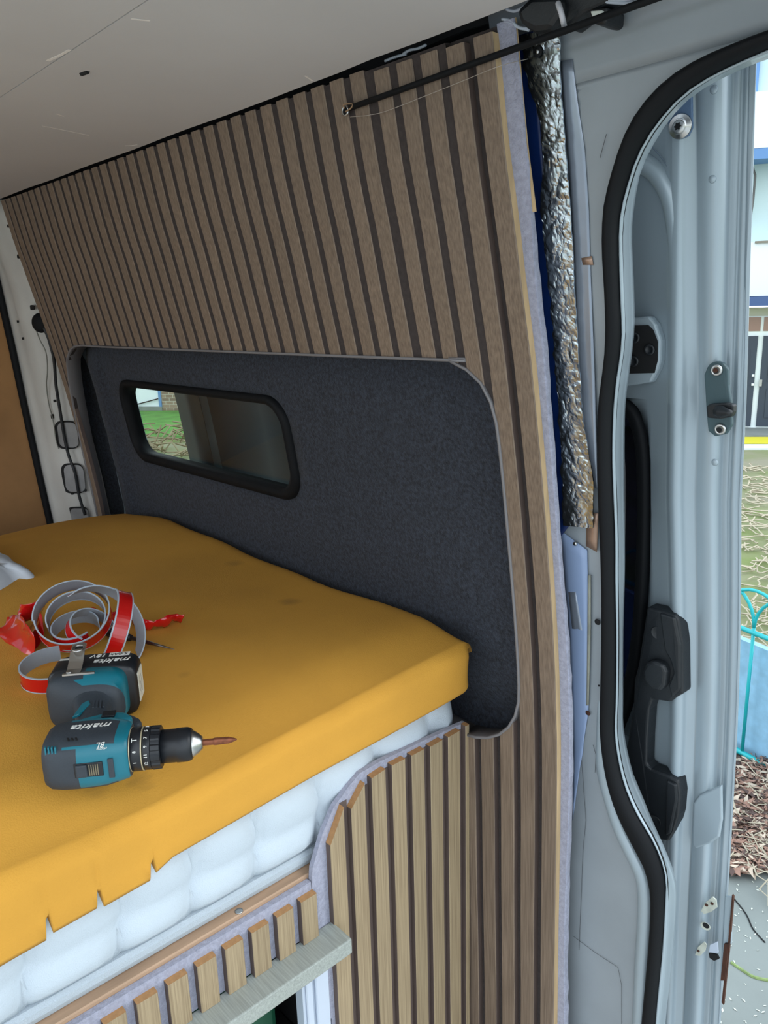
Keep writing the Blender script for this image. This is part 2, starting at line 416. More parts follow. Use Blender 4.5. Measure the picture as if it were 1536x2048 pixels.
# ------------------------------------------------------------------ ceiling
ceil = empty('ceiling', (-.5, -.6, .356), 'off-white boarded ceiling of the van', kind='structure')
ye = [-.088, -.378, -.668, -.958, -1.248, -1.538, -1.82]
for i in range(6):
    a, b = ye[i], ye[i + 1]
    V, Fc = box(-1.72, 1.35 if i in (0, 5) else .42, b + .0012, a - .0005, .356, .364)  # middle boards cut short: opening added out of view for sky light
    if i == 0:
        V = []; n = 40
        for k in range(n + 1):
            x = -1.72 + 3.02 * k / n; yy = a + .0 + (.006 if x < 0 else 0.0) + .0015 * sin(x * 17)
            V += [(x, b + .0012, .356), (x, yy, .356), (x, yy, .364), (x, b + .0012, .364)]
        Fc = []
        for k in range(n):
            for j in range(4): q = k * 4; Fc.append((q + j, q + (j + 1) % 4, q + 4 + (j + 1) % 4, q + 4 + j))
        Fc += [(0, 1, 2, 3), (n * 4, n * 4 + 3, n * 4 + 2, n * 4 + 1)]
    mesh('ceiling_board', V, Fc, m_ceil, ceil)
V, Fc = tube([(-.24, -.335, .3559), (-.225, -.333, .3556)], .0028, 6); mesh('dent', V, Fc, m_dark, ceil)
m_scuff = mat('ceiling_scuff', (232, 226, 220), .9)
for (u0, v0, u1, v1, w) in [(85, 252, 178, 271, .0012), (95, 122, 140, 100, .002), (262, 38, 300, 42, .0015), (112, 228, 128, 233, .001), (610, 152, 625, 162, .0015), (250, 292, 275, 290, .001)]:
    a = P(u0, v0, 2, .3558); b = P(u1, v1, 2, .3558); c = (a + b) / 2 + Vector((0, .001, 0))
    V, Fc = sweep([a, c, b], [(-w, 0), (w, 0), (w, .0004), (-w, .0004)], (0, 0, 1)); mesh('scuff', V, Fc, m_scuff, ceil)
V, Fc = join(box(-1.75, .42, -1.85, .06, .44, .45), box(.42, 1.35, -.378, .06, .44, .45), box(.42, 1.35, -1.85, -1.538, .44, .45), box(.41, .42, -1.538, -.378, .364, .44), box(-1.75, .15, .0, .012, .25, .45), box(-1.70, -1.69, -1.85, .06, .36, .45))  # skin leaves the added roof opening clear so sky light enters
tag(mesh('ceiling_roof_skin', V, Fc, m_dark), 'metal roof skin above the ceiling boards', kind='structure')
# ------------------------------------------------------------------ floor
V, Fc = box(-1.72, 1.6, -1.85, .10, -1.46, -1.42)
tag(mesh('floor', V, Fc, m_floor), 'plywood floor of the van', kind='structure')

# ------------------------------------------------------------------ rear corner: pillar, rear door
BX = -1.60
BZ = [-.9, -.522, -.397, -.188, -.017, .193, .30, .4]; BY = [.03, .011, .001, -.014, -.025, -.042, -.075, -.12]
def PA(z): return Vector((XL - .004, prof(z) + .024, z))
def PB(z): return Vector((BX, interp(z, BZ, BY), z))
def T(u, v, off=0):
    d = ray(u, v); z = -.1
    for i in range(30):
        a = PA(z); b = PB(z); ex, ey = b.x - a.x, b.y - a.y
        nx, ny = ey, -ex; L = sqrt(nx * nx + ny * ny); nx /= L; ny /= L
        if ny > 0: nx, ny = -nx, -ny
        ax_, ay_ = a.x + nx * -off, a.y + ny * -off
        t = ((ax_ - CAM.x) * nx + (ay_ - CAM.y) * ny) / (d.x * nx + d.y * ny); q = CAM + d * t; z = .5 * z + .5 * q.z
    return q
rows = []
for k in range(31):
    z = -.9 + 1.26 * k / 30; a = PA(z); b = PB(z); r = []
    for t, h in ((0, -.02), (.0, 0), (.35, 0), (.45, .008), (.62, .012), (.72, .004), (.9, 0), (1, .004), (1, -.03)):
        q = a.lerp(b, t); nrm = Vector(((b - a).y, -(b - a).x, 0)).normalized()
        if nrm.y > 0: nrm = -nrm
        q = q + nrm * h; r.append(q)
    rows.append(r)
V, Fc = grid(rows); pil = mesh('trim_1', V, Fc, mat('rear_pillar_paint', (196, 194, 188), .5, noise=.15, nscale=8), None, True)
tag(pil, 'painted metal rear corner pillar with holes and loose cables', kind='structure'); solid(pil, .002, 1)
def Tn(u, v, off=0): return T(u, v, off)
def tplate(pts, off, name, mt, thick=.003):
    a = [T(u, v, off) for u, v in pts]; nrm = Vector((.6, -.8, 0)); b = [p - nrm * thick for p in a]; n = len(a)
    Fc = [tuple(range(n)), tuple(range(2 * n - 1, n - 1, -1))] + [(i, (i + 1) % n, n + (i + 1) % n, n + i) for i in range(n)]
    return mesh(name, a + b, Fc, mt, pil)
def prr(cx, cy, w, h, sk_=0, r=.3, seg=4):
    pts = []
    for sx_, sy_, a0 in ((1, -1, -90), (1, 1, 0), (-1, 1, 90), (-1, -1, 180)):
        for k in range(seg + 1):
            a = radians(a0 + 90 * k / seg); x = sx_ * (w / 2 - r * min(w, h)) + r * min(w, h) * cos(a); y = sy_ * (h / 2 - r * min(w, h)) + r * min(w, h) * sin(a)
            pts.append((cx + x + sk_ * y, cy + y))
    return pts
m_pocket = mat('pocket_paint', (150, 150, 150), .6, noise=.4, nscale=14)
for (cx, cy, w, h) in ((133, 870, 44, 56), (146, 957, 44, 60), (156, 1030, 40, 32)):
    tplate(prr(cx, cy, w, h, .12), -.013, 'hole_rim', m_dark); tplate(prr(cx + 3, cy, w - 5, h - 6, .12), -.0145, 'recess', m_pocket)
for (cx, cy, w, h) in ((37, 513, 6, 8), (64, 615, 8, 10), (16, 452, 4, 6), (144, 987, 5, 5), (170, 981, 5, 5), (35, 643, 3, 5), (45, 677, 3, 5), (109, 802, 5, 5), (104, 833, 5, 9)):
    tplate(prr(cx, cy, w, h, .1), -.014, 'hole', m_dark)
gc = T(80, 646, -.012); V, Fc = disc_lathe(gc, (.5, -.85, 0), [(.001, .010), (.016, .009), (.024, .004), (.026, 0), (.026, -.004)], 20)
tag(mesh('rubber_grommet', V, Fc, m_rubber, None, True, loc=gc), 'round black rubber grommet on the rear pillar', 'grommet')
def cable(name, px, r, mt, label, off=-.017):
    pts = catmull([T(u, v, off) for u, v in px], 5); V, Fc = tube(pts, r, 8)
    return tag(mesh(name, V, Fc, mt, None, True, loc=pts[0]), label, 'cable')
m_cab = mat('grey_cable', (120, 120, 112), .6)
cable('wiring_loom', [(88, 655), (98, 680), (108, 720), (112, 770), (120, 820), (128, 870), (137, 910), (150, 945), (157, 985), (163, 1008), (170, 1030)], .0042, m_black, 'thick black taped cable running down the rear pillar', -.020)
cable('thin_cable', [(72, 660), (80, 680), (92, 705), (95, 740), (93, 770), (98, 810), (106, 840), (112, 880), (118, 898)], .0016, m_cab, 'thin pale cable left of the black loom on the rear pillar', -.016)
# rear door with brown board
rd = empty('door_2', (BX - .03, -.5, -.3), 'rear van door lined with brown hardboard', kind='structure')
rows = []
zs = [-1.3, -.9, -.522, -.397, -.188, -.017, .193, .27, .32]
rows = [[(BX - .012, interp(z, BZ, BY) - .016 - (0 if z < .2 else (z - .2) * .8), z), (BX - .012, -1.0, z)] for z in zs]
V, Fc = grid(rows); o = mesh('door_board', V, Fc, m_mdf, rd); solid(o, .004, 1)
rows = [[(BX - .006, interp(z, BZ, BY) - .018 - (0 if z < .2 else (z - .2) * .8), z), (BX + .004, interp(z, BZ, BY) - .008 - (0 if z < .2 else (z - .2) * .8), z), (BX - .02, interp(z, BZ, BY) + .02, z)] for z in zs]
V, Fc = grid(rows); o = mesh('door_seal', V, Fc, m_rubber, rd, True); solid(o, .004, 1)
V, Fc = join(box(BX - .05, BX - .03, -1.85, .14, -1.9, .45)); mesh('door_skin', V, Fc, m_van, rd)
c = P(38, 711, 0, BX - .010); V, Fc = disc_lathe(c, (1, 0, 0), [(.001, .004), (.005, .003), (.006, 0)], 12); mesh('screw', V, Fc, m_steel, rd, True)
c = P(112, 1020, 0, BX + .0); V, Fc = box(c.x - .01, c.x, c.y - .01, c.y + .008, c.z - .05, c.z + .03); mesh('marker_lamp', V, Fc, mat('red_lens', (110, 16, 20), .3), rd)

# ------------------------------------------------------------------ door aperture pillar, seal and jamb
AP = .045
SEAL_L = [(1640, 30), (1536, 62), (1480, 84), (1431, 103), (1373, 133), (1330, 164), (1295, 201), (1265, 244), (1246, 289), (1228, 345), (1212, 412), (1208, 489), (1212, 560), (1215, 640), (1214, 700), (1208, 755), (1201, 804), (1198, 874), (1199, 979), (1202, 1048), (1206, 1153), (1206, 1276), (1203, 1403), (1203, 1466), (1211, 1535), (1224, 1593), (1242, 1640), (1268, 1690), (1292, 1735), (1303, 1787), (1301, 1866), (1293, 1961), (1285, 2048), (1275, 2200)]
SEAL_R = [(1640, 62), (1536, 96), (1480, 120), (1421, 148), (1373, 178), (1334, 214), (1297, 262), (1270, 310), (1256, 350), (1242, 400), (1235, 440), (1234, 500), (1237, 593), (1240, 665), (1236, 715), (1230, 752), (1223, 822), (1221, 909), (1223, 979), (1227, 1083), (1227, 1153), (1229, 1276), (1228, 1403), (1226, 1466), (1236, 1535), (1252, 1590), (1276, 1640), (1303, 1686), (1325, 1746), (1328, 1803), (1323, 1898), (1317, 1961), (1309, 2048), (1298, 2200)]
JAMB_R = [(1640, 75), (1536, 107), (1480, 129), (1421, 158), (1373, 190), (1334, 232), (1300, 285), (1277, 332), (1266, 380), (1259, 430), (1257, 470), (1259, 520), (1262, 593), (1263, 647), (1258, 706), (1249, 769), (1244, 822), (1243, 909), (1243, 979), (1244, 1083), (1244, 1153), (1241, 1276), (1241, 1403), (1242, 1466), (1258, 1545), (1277, 1593), (1300, 1650), (1325, 1706), (1345, 1760), (1348, 1810), (1342, 1898), (1335, 1977), (1327, 2048), (1316, 2200)]
def curve3(px, off, n=120): return resample(catmull([S(u, v, off) for u, v in px], 4), n)
def down(pl_): # continue the curve to the sill
    e = pl_[-1]; return pl_ + [Vector((e.x, prof(-1.3) + (e.y - prof(e.z)), -1.30)), Vector((e.x, prof(-1.42) + (e.y - prof(e.z)), -1.44))]
def front(pl_):
    e = pl_[0]; return [Vector((1.45, e.y, e.z + .004))] + pl_
cl = front(down(curve3(SEAL_L, AP))); cr = front(down(curve3(SEAL_R, AP))); cj = front(down(curve3(JAMB_R, AP + .045)))
NS = 160
cl = resample(cl, NS); cr = resample(cr, NS); cj = resample(cj, NS)
# match curves by nearest parameter so the bands stay square
def match(base, other):
    out = []; j = 0
    for p in base:
        best = min(range(j, min(j + 14, len(other))), key=lambda k: (other[k] - p).length); j = best; out.append(other[best])
    return out
cr = match(cl, resample(cr, NS * 4)) if False else cr
# inner face of the pillar and header
seal_by_z = sorted([(p.z, p.x) for p in curve3(SEAL_L, AP, 300) if p.z < .30]); 
sz = [a for a, b in seal_by_z]; sxs = [b for a, b in seal_by_z]
ztop_s = max(sz)
rows = []
def pillar_off(x, z, xe):
    d = AP + .004
    d += .006 * exp(-((x - .235) / .007) ** 2) * (1 if z > -.25 else .0)      # pressed groove
    return d
zlist = [-1.42 + k * .02 for k in range(int((ztop_s + 1.42) / .02))] + [ztop_s - .012, ztop_s - .006, ztop_s - .002]
for z in sorted(zlist):
    xe = interp(z, sz, sxs) if z > sz[0] else sxs[0]; xe += .004; r = []
    for k in range(17):
        t = k / 16; x = .150 + (xe - .150) * t; r.append((x, prof(z) + pillar_off(x, z, xe), z))
    rows.append(r)
V1 = grid(rows)
rows = []
for z in [ztop_s - .002, ztop_s + .01, ztop_s + .02, ztop_s + .04, ztop_s + .06, ztop_s + .08, ztop_s + .11, .43]:
    rows.append([(x, prof(z) + AP + .004 - (.006 if z > ztop_s + .05 else 0), z) for x in [.150, .235, .3, .36, .42, .5, .6, .8, 1.0, 1.2, 1.45]])
V2 = grid(rows)
V, Fc = join(V1, V2)
pill = mesh('wall_pillar', V, Fc, m_prim, None, True); tag(pill, 'silver painted pillar and header around the sliding door opening', kind='structure'); solid(pill, .003, 1)
# seal: bulged rubber band
def band(A, B, dA, dB, bulge, n=6, out=Vector((0, -1, 0))):
    rows = []
    for a, b in zip(A, B):
        r = []
        for k in range(n + 1):
            t = k / n; q = a.lerp(b, t) + out * (bulge * sqrt(max(1 - (2 * t - 1) ** 2, 0))) ; r.append(q)
        r += [b + Vector((0, dB, 0)), a + Vector((0, dA, 0))]; rows.append(r)
    return grid(rows, True, True)
seal = band(cl, cr, .012, .012, .012, 8)
o = mesh('trim_2', seal[0], seal[1], m_rubber, None, True); tag(o, 'black rubber seal following the curved edge of the sliding door opening', kind='structure')
# jamb: silver return behind the seal with a raised lip
rows = []
for a, b in zip(cr, cj):
    d = b - a
    rows.append([a + Vector((0, .006, 0)) - d * .1, a + d * .15 + Vector((0, .004, 0)), a + d * .45 + Vector((0, -.002, 0)), a + d * .62 + Vector((0, .004, 0)), a + d * .8 + Vector((0, -.003, 0)), a + d * .97, b + Vector((-.004, .01, 0))])
V, Fc = grid(rows); o = mesh('trim_3', V, Fc, m_van, None, True); tag(o, 'silver metal jamb lip just outside the black rubber door seal', kind='structure'); solid(o, .002, 1)
# pressed bead on the pillar left of the seal (lower part)
BEAD = [(1193, 1380), (1196, 1450), (1203, 1540), (1217, 1600), (1236, 1660), (1262, 1715), (1280, 1755), (1286, 1800), (1284, 1870), (1280, 1930), (1275, 2048), (1266, 2200)]
pb = curve3(BEAD, AP, 60); pb = pb + [Vector((pb[-1].x, pb[-1].y + .003, -1.4))]
rows = []
for i, (p, t, s, u) in enumerate(frames(pb, (0, 1, 0))):
    w = .011 * min(1, i / 12 + .1); rows.append([p + s * (w * cos(a)) + Vector((0, .006, 0)) - Vector((0, 1, 0)) * (.010 * min(1, i / 10 + .05) * sin(a)) for a in [pi * k / 8 for k in range(9)]])
V, Fc = grid(rows); mesh('pressed_bead', V, Fc, m_van, pill, True)
# tape, foil, blue strip on the pillar (all stand a little proud of the metal)
def zstrip(name, mt, left, right, off, nz=40, nx=6, parent=pill, crinkle=0, thick=.0015, zr=None):
    """left/right: lists of (u,v) top to bottom on the surface"""
    A = resample([S(u, v, off) for u, v in left], nz); B = resample([S(u, v, off) for u, v in right], nz); rows = []
    for a, b in zip(A, B):
        r = []
        for k in range(nx + 1):
            q = a.lerp(b, k / nx)
            if crinkle:
                f1 = noise.noise(q * 45 + Vector((3, 1, 7))); f2 = noise.noise(q * 130); f3 = noise.noise(q * 300)
                q = q + Vector((f2 * .0012, -(abs(f1) * .9 + abs(f2) * .55 + abs(f3) * .12) * crinkle, f3 * .0008)) + (Vector((noise.noise(Vector((1, 2, q.z * 60))) * .004, 0, 0)) if k == 0 else Vector())
            r.append(q)
        rows.append(r)
    V, Fc = grid(rows); o = mesh(name, V, Fc, mt, parent, not crinkle); solid(o, thick, -1); return o
o = zstrip('blue_panel', m_blue, [(1020, 40), (1045, 300), (1070, 500), (1092, 700), (1110, 900), (1118, 1078)], [(1066, 40), (1085, 300), (1104, 500), (1122, 700), (1138, 880), (1140, 1050)], .046)
o['label'] = 'dark blue painted strip between felt edge and foil'
o = zstrip('foil_tape', m_foil, [(1047, 70), (1050, 140), (1070, 200), (1084, 250), (1088, 320), (1084, 400), (1086, 460), (1094, 520), (1106, 640), (1114, 760), (1124, 900), (1128, 1050)], [(1122, 55), (1122, 150), (1130, 260), (1140, 380), (1146, 480), (1150, 560), (1158, 700), (1168, 840), (1188, 960), (1188, 1056)], .041, 260, 26, crinkle=.0022)
o['label'] = 'crinkled silver foil tape down the pillar'
o = zstrip('clear_tape', m_tape, [(1122, 122), (1128, 220), (1138, 340), (1145, 470), (1150, 600), (1150, 800), (1170, 960)], [(1145, 118), (1155, 200), (1170, 300), (1178, 420), (1182, 560), (1190, 760), (1196, 980)], .0480, 40, 5, thick=.0004)
o['label'] = 'smooth silver tape beside the foil'
zstrip('tape_reflection', m_tape_reflect, [(1163, 516), (1166, 530)], [(1184, 512), (1187, 530)], .0475, 3, 2, thick=.0004)  # orange reflections in the tape, painted as brown patches
zstrip('tape_reflection', m_tape_reflect, [(1174, 1026), (1172, 1092)], [(1197, 1026), (1194, 1104)], .0475, 5, 2, thick=.0004)
zstrip('lower_tape', m_tape, [(1137, 1184), (1147, 1284)], [(1152, 1184), (1170, 1290)], .0455, 5, 3, thick=.0004)
m_gpanel = mat('grey_blue_paint', (142, 162, 196), .4, noise=.1, nscale=5)
zstrip('painted_plate', m_gpanel, [(1118, 1058), (1135, 1240), (1146, 1500), (1146, 1640)], [(1175, 1100), (1178, 1240), (1178, 1420), (1165, 1500)], .047, 20, 4)
m_seamline = mat('sealant_line', (150, 152, 140), .7, noise=.3, nscale=40)
zstrip('sealant_bead', m_seamline, [(1177, 1150), (1176, 1260), (1174, 1410)], [(1182, 1150), (1182, 1260), (1178, 1410)], .0455, 12, 2)
def hole(u, v, r, off=AP, mt=m_dark, parent=pill, name='hole', h=.001, ring_=None):
    c = S(u, v, off); V, Fc = disc_lathe(c, (0, -1, -.15), [(r * .05, h), (r * .9, h), (r, 0)], 16); mesh(name, V, Fc, mt, parent, True)
hole(1195, 1244, .0045); hole(1198, 1371, .0015); hole(1153, 1348, .0015); hole(1176, 1426, .004, mt=m_rust)
hole(1075, 103, .006, .037); hole(1075, 103, .0028, .0355, m_steel, name='screw', h=.002)
hole(1151, 1087, .003, .043, m_steel, name='rivet', h=.002)
m_scratch = mat('chipped_paint', (60, 62, 66), .8)
for px in ([(1213, 268), (1207, 290), (1200, 316)], [(1160, 1480), (1172, 1640), (1166, 1700), (1158, 1900)], [(1146, 1872), (1190, 1905), (1236, 1935), (1243, 1970), (1243, 2048)], [(1186, 1490), (1192, 1510), (1190, 1545)]):
    pp = [S(u, v, AP + .002) for u, v in px]; V, Fc = tube(pp, .0003, 5); mesh('scratch', V, Fc, m_scratch, pill)

# ------------------------------------------------------------------ roof corner clutter, cord
gl = empty('roof_bracket', S(1110, 60, .0), 'black bracket and padding tucked above the end of the ceiling', 'bracket')
def pbox(pts, off, thick, name, mt, parent, bev=.002): return plate(pts, off, thick, name, mt, parent, bev)
pbox([(1030, 20), (1062, -10), (1120, -12), (1124, 28), (1100, 62), (1068, 66), (1040, 50)], .0, .03, 'padding', m_black, gl, .006)
pbox([(1118, -12), (1210, -14), (1225, 2), (1168, 26), (1128, 58), (1120, 30)], .01, .03, 'bracket_arm', m_black, gl, .003)
pbox([(700, 133), (730, 122), (1030, -5), (1045, 22), (1030, 48), (1000, 40), (930, 60), (740, 140)], .050, .004, 'shadow_liner', m_dark, gl, 0)  # dark sheet added to give the gap above the slats its shade
V, Fc = tube(catmull([S(1116, 6, .0), S(1120, 18, -.004), S(1124, 32, -.004), S(1127, 46, .0), S(1129, 54, .01)], 4), .0028, 8); mesh('striped_cord', V, Fc, mat('white_cord', (190, 190, 196), .6), gl, True)
m_wire = mat('white_wire', (176, 184, 196), .5)
for i, px in enumerate(([(1004, 38), (1022, 42), (1040, 56), (1062, 56)], [(1008, 44), (1026, 48), (1036, 54), (1058, 60)], [(1012, 18), (1030, 22), (1050, 12)], [(1200, 2), (1232, 5), (1268, 6), (1300, -4)], [(1196, -2), (1236, 1), (1290, -8)], [(806, 108), (820, 100), (836, 97), (852, 90)], [(770, 122), (790, 114), (812, 108)])):
    pp = catmull([S(u, v, .012) for u, v in px], 5); V, Fc = tube(pp, .0016, 7); w = mesh('white_wire', V, Fc, m_wire, None, True, loc=pp[0])
    w['label'] = ('white wire drooping beside the felt edge at roof corner', 'second white wire just under the drooping one at roof corner', 'white wire end by the corner of the ceiling board', 'white wire looping above the black rod near top edge', 'white wire highest along the top edge of the header', 'wire glimpsed above the slat tops near the ceiling', 'wire glimpsed nearest the wall joint above the slats')[i]; w['category'] = 'wire'; w['group'] = 'white wires at the roof edge'
# connector plug on the header
cg = empty('cable_clip', S(1194, 28, .03), 'black clip with a small white plug holding the rod to the header', 'clip')
pbox([(1178, 18), (1216, 14), (1214, 42), (1206, 50), (1190, 48), (1180, 38)], .012, .03, 'clip_body', m_black, cg, .003)
pbox([(1180, 22), (1204, 20), (1200, 34), (1184, 34)], .008, .006, 'plug', mat('white_plug', (210, 214, 206), .5), cg, .001)
# rod / cord
a = S(700, 216, -.006); b = P(1200, 36, 1, -.075); d = (b - a); e = a + d * 1.9
rod = mesh('black_cord', *tube([a, a + d * .3, a + d * .7, b, e], .0034, 10), m_rubber, None, True, loc=a)
tag(rod, 'taut black elastic cord stretched from the slats across the pillar top', 'cord')
eye = empty('screw_eye', S(692, 222, 0), 'small dark screw eye in the slats holding the cord', 'hook')
c = S(692, 222, -.004); pts = [c + Vector((.0055 * cos(t), -.001, .0055 * sin(t))) for t in [2 * pi * k / 16 for k in range(17)]]
mesh('ring', *tube(pts, .0014, 6, (0, 1, 0)), m_steel, eye, True); mesh('washer', *disc_lathe(c, (0, -1, 0), [(.0045, .0), (.0042, .002), (.0005, .002)], 14), m_rubber, eye, True)
pts = [c + Vector((.0, -.002, .003)), c + Vector((.003, -.006, .006)), S(704, 208, -.008), S(702, 216, -.01), c + Vector((.004, -.004, -.002))]
mesh('twine', *tube(catmull(pts, 4), .0009, 6), mat('twine', (150, 120, 90), .8), eye, True)
pp = catmull([S(700, 234, -.006), S(760, 226, -.006), S(840, 196, -.006), S(930, 160, -.006), P(1000, 132, 1, -.085), S(1056, 118, .03)], 5)
tag(mesh('nylon_line', *tube(pp, .00035, 5), mat('nylon', (170, 160, 150), .3), None, True, loc=pp[0]), 'fine clear nylon line hanging below the black cord', 'line')

# ------------------------------------------------------------------ sliding door outside the opening
DO = .165
sdoor = empty('door_1', (.2, .25, -.6), 'silver sliding door slid back outside the opening', kind='structure')
def xd(u, v=1000, off=DO): return S(u, v, off).x
def lean(z): return interp(z, [-1.1, -.6, -.18, .07, .3], [.016, .006, 0, .011, .016])
# section (x, extra offset outward)
secu = [(1200, .012), (1296, .010), (1302, .006), (1330, .004), (1338, -.004), (1346, -.009), (1358, -.009), (1366, -.004), (1373, .003), (1388, .004), (1391, .008), (1394, .003), (1418, .003), (1428, .005), (1438, .020), (1445, .027), (1450, .021), (1455, .030), (1461, .030), (1465, .023), (1471, .031), (1482, .031), (1483, .036), (1481, .046)]
sec = [(xd(u, 1000, DO + d), d) for u, d in secu]; NSEC = len(sec)
xE = sec[-3][0]
GW = ( -.045, -.485)
def wtop(z): return 0
# window aperture edge (gasket inner) as function of z: x to the right limit of glass
GAS_R = [(1236, 795), (1262, 806), (1282, 838), (1292, 880), (1297, 940), (1297, 1040), (1293, 1160), (1287, 1260), (1278, 1340), (1262, 1410), (1240, 1468)]
GAS_L = [(1236, 822), (1250, 828), (1262, 850), (1270, 885), (1274, 940), (1275, 1040), (1271, 1160), (1265, 1250), (1256, 1320), (1244, 1375), (1230, 1420)]
gr = curve3(GAS_R, DO + .008, 40); glft = curve3(GAS_L, DO + .012, 40)
gz = sorted((p.z, p.x) for p in gr); gzz = [a for a, b in gz]; gxx = [b for a, b in gz]
rows = []
zz = [-1.9 + .03 * k for k in range(60)]
zz = [z for z in zz if z < .335] 
zz += [.31, .335]
zz = sorted(set(zz + [gzz[0], gzz[-1]]))
def dsec(z):
    r = []
    up = 1 / (1 + exp(-(z - .06) * 60))      # the edge pressing is deeper above
    up2 = 1 / (1 + exp(-(z - .215) * 90))
    for q_, (x, d) in enumerate(sec):
        dd = d; xx = x + lean(z)
        if d < 0: dd = d * 1.6 * (1 - smooth((z - .06) / .06))
        if 14 <= q_ < NSEC - 3: dd = d + .006 * up
        if q_ >= 13: xx += .004 * up2
        r.append(Vector((xx, prof(z) + DO + dd, z)))
    return r
low = [z for z in zz if z <= gzz[0] + 1e-9]; mid = [z for z in zz if gzz[0] <= z <= gzz[-1]]; hi = [z for z in zz if z >= gzz[-1] - 1e-9]
mid = sorted(set(mid + [gzz[0] + .004, gzz[0] + .012, gzz[-1] - .004, gzz[-1] - .012, gzz[-1] - .02]))
def xcut(z): return interp(z, gzz, gxx) + .002
g1 = grid([[Vector((-1.125, prof(z) + DO + .012, z)), Vector((-1.0, prof(z) + DO + .012, z))] + dsec(z) for z in low])
g3 = grid([[Vector((-1.125, prof(z) + DO + .012, z)), Vector((-1.0, prof(z) + DO + .012, z))] + dsec(z) for z in hi])
rows = []
for z in mid:
    xc = xcut(z); r = dsec(z); rows.append([Vector((max(p.x, xc), p.y, p.z)) for p in r])
g2 = grid(rows)
g4 = grid([[Vector((-1.125, prof(z) + DO + .012, z)), Vector((-1.0, prof(z) + DO + .012, z))] for z in mid])
V, Fc = join(g1, g2, g3, g4)
dp = mesh('inner_panel', V, Fc, [m_van, m_black], sdoor, True, mi=[1 if max(V[i][0] for i in f) < -.98 else 0 for f in Fc]); solid(dp, .002, 1)
xO = xd(1478, 1000, DO + .055)
# outer skin with a window hole
og = join(grid([[(x, prof(z) + DO + .055, z) for x in (-1.125, -.5, 0, xO)] for z in low]), grid([[(x, prof(z) + DO + .055, z) for x in (-1.125, -.5, 0, xO)] for z in hi]),
          grid([[(x, prof(z) + DO + .055, z) for x in (-1.125, -.98)] for z in mid]), grid([[(x, prof(z) + DO + .055, z) for x in (xcut(z) + .01, xO)] for z in mid]),
          grid([[(-1.125, prof(z) + DO + .012, z), (-1.125, prof(z) + DO + .055, z)] for z in zz]), grid([[(xE - .002 + lean(z), prof(z) + DO + .03, z), (xO, prof(z) + DO + .055, z)] for z in zz]))
mesh('outer_skin', og[0], og[1], m_van, sdoor, True)
V, Fc = band(gr, glft, .012, .008, .008, 8); mesh('window_gasket', V, Fc, m_rubber, sdoor, True)
V, Fc = grid([[(-.99, prof(z) + DO + .03, z), (xcut(z) + .004, prof(z) + DO + .03, z)] for z in mid]); o = mesh('tinted_pane', V, Fc, m_tint, sdoor, True); solid(o, .004, 1)
# curved ridge at the top of the window surround
RID = [(1262, 318), (1290, 330), (1315, 352), (1336, 390), (1347, 440), (1352, 500), (1353, 560)]
pr_ = curve3(RID, DO, 40); rows = []
for i, (p, t, s, u) in enumerate(frames(pr_, (0, 1, 0))):
    rows.append([p + s * (.012 * cos(a)) + Vector((0, .006 - .013 * sin(a), 0)) for a in [pi * k / 10 for k in range(11)]])
V, Fc = grid(rows); mesh('window_surround_ridge', V, Fc, m_van, sdoor, True)
for px in ([(1300, 290), (1325, 318), (1350, 362), (1362, 400)],):
    V, Fc = tube(curve3(px, DO + .0005, 30), .0008, 6); mesh('panel_seam', V, Fc, mat('seam_shadow_paint', (104, 118, 132), .5), sdoor, True)
# gusset plate and torx bolt
m_gus = mat('gusset_paint', (92, 116, 146), .4)
plate([(1320, 225), (1345, 180), (1382, 120), (1384, 255), (1376, 272), (1362, 278), (1350, 268)], DO - .004, .004, 'gusset_plate', m_gus, sdoor, .001)
bc = S(1361, 253, DO - .006); bolt = mesh('bolt', *disc_lathe(bc, (.1, -1, -.1), [(.013, 0), (.0125, .002), (.0085, .0025), (.008, .006), (.006, .0075), (.0001, .0075)], 24), m_steel, sdoor, True)
pts = []
for k in range(24):
    a = 2 * pi * k / 24; r = .0036 * (1 + .22 * cos(6 * a)); pts.append((r, a))
cc = bc + Vector((.0008, -.0078, -.0008)); V = [cc + Vector((r * cos(a), 0, r * sin(a))) for r, a in pts] + [cc + Vector((r * cos(a), -.0003, r * sin(a))) for r, a in pts]
mesh('torx_socket', V, [tuple(range(24)), tuple(range(47, 23, -1))] + [(i, (i + 1) % 24, 24 + (i + 1) % 24, 24 + i) for i in range(24)], m_dark, bolt)
# small round dimples
for (u, v) in ((1428, 179), (1425, 358), (1430, 925)):
    c = S(u, v, DO + .004); mesh('dimple', *disc_lathe(c, (.1, -1, -.1), [(.0045, 0), (.0038, .0014), (.0001, .0016)], 14), m_van, sdoor, True)
# latch pocket: rimmed hexagonal recess with three studs
rimp = [(1225, 640), (1298, 632), (1311, 648), (1322, 680), (1321, 720), (1316, 738), (1302, 765), (1262, 771), (1225, 776)]
inp = [(1225, 652), (1296, 650), (1306, 660), (1315, 684), (1315, 720), (1308, 746), (1225, 748)]
lp = empty('latch_pocket', S(1285, 700, DO), parent=sdoor); lp.location = S(1285, 700, DO) - org(sdoor)
plate(rimp, DO - .010, .014, 'pocket_rim', m_van, lp, .003); plate(inp, DO - .0115, .003, 'pocket_recess', m_dark, lp, 0)
for (u, v) in ((1300, 699), (1270, 675), (1268, 722)):
    c = S(u, v, DO - .012); mesh('stud', *disc_lathe(c, (.1, -1, -.1), [(.0072, 0), (.007, .0025), (.0045, .0035), (.0040, .0022), (.0001, .0022)], 18), m_black, lp, True)
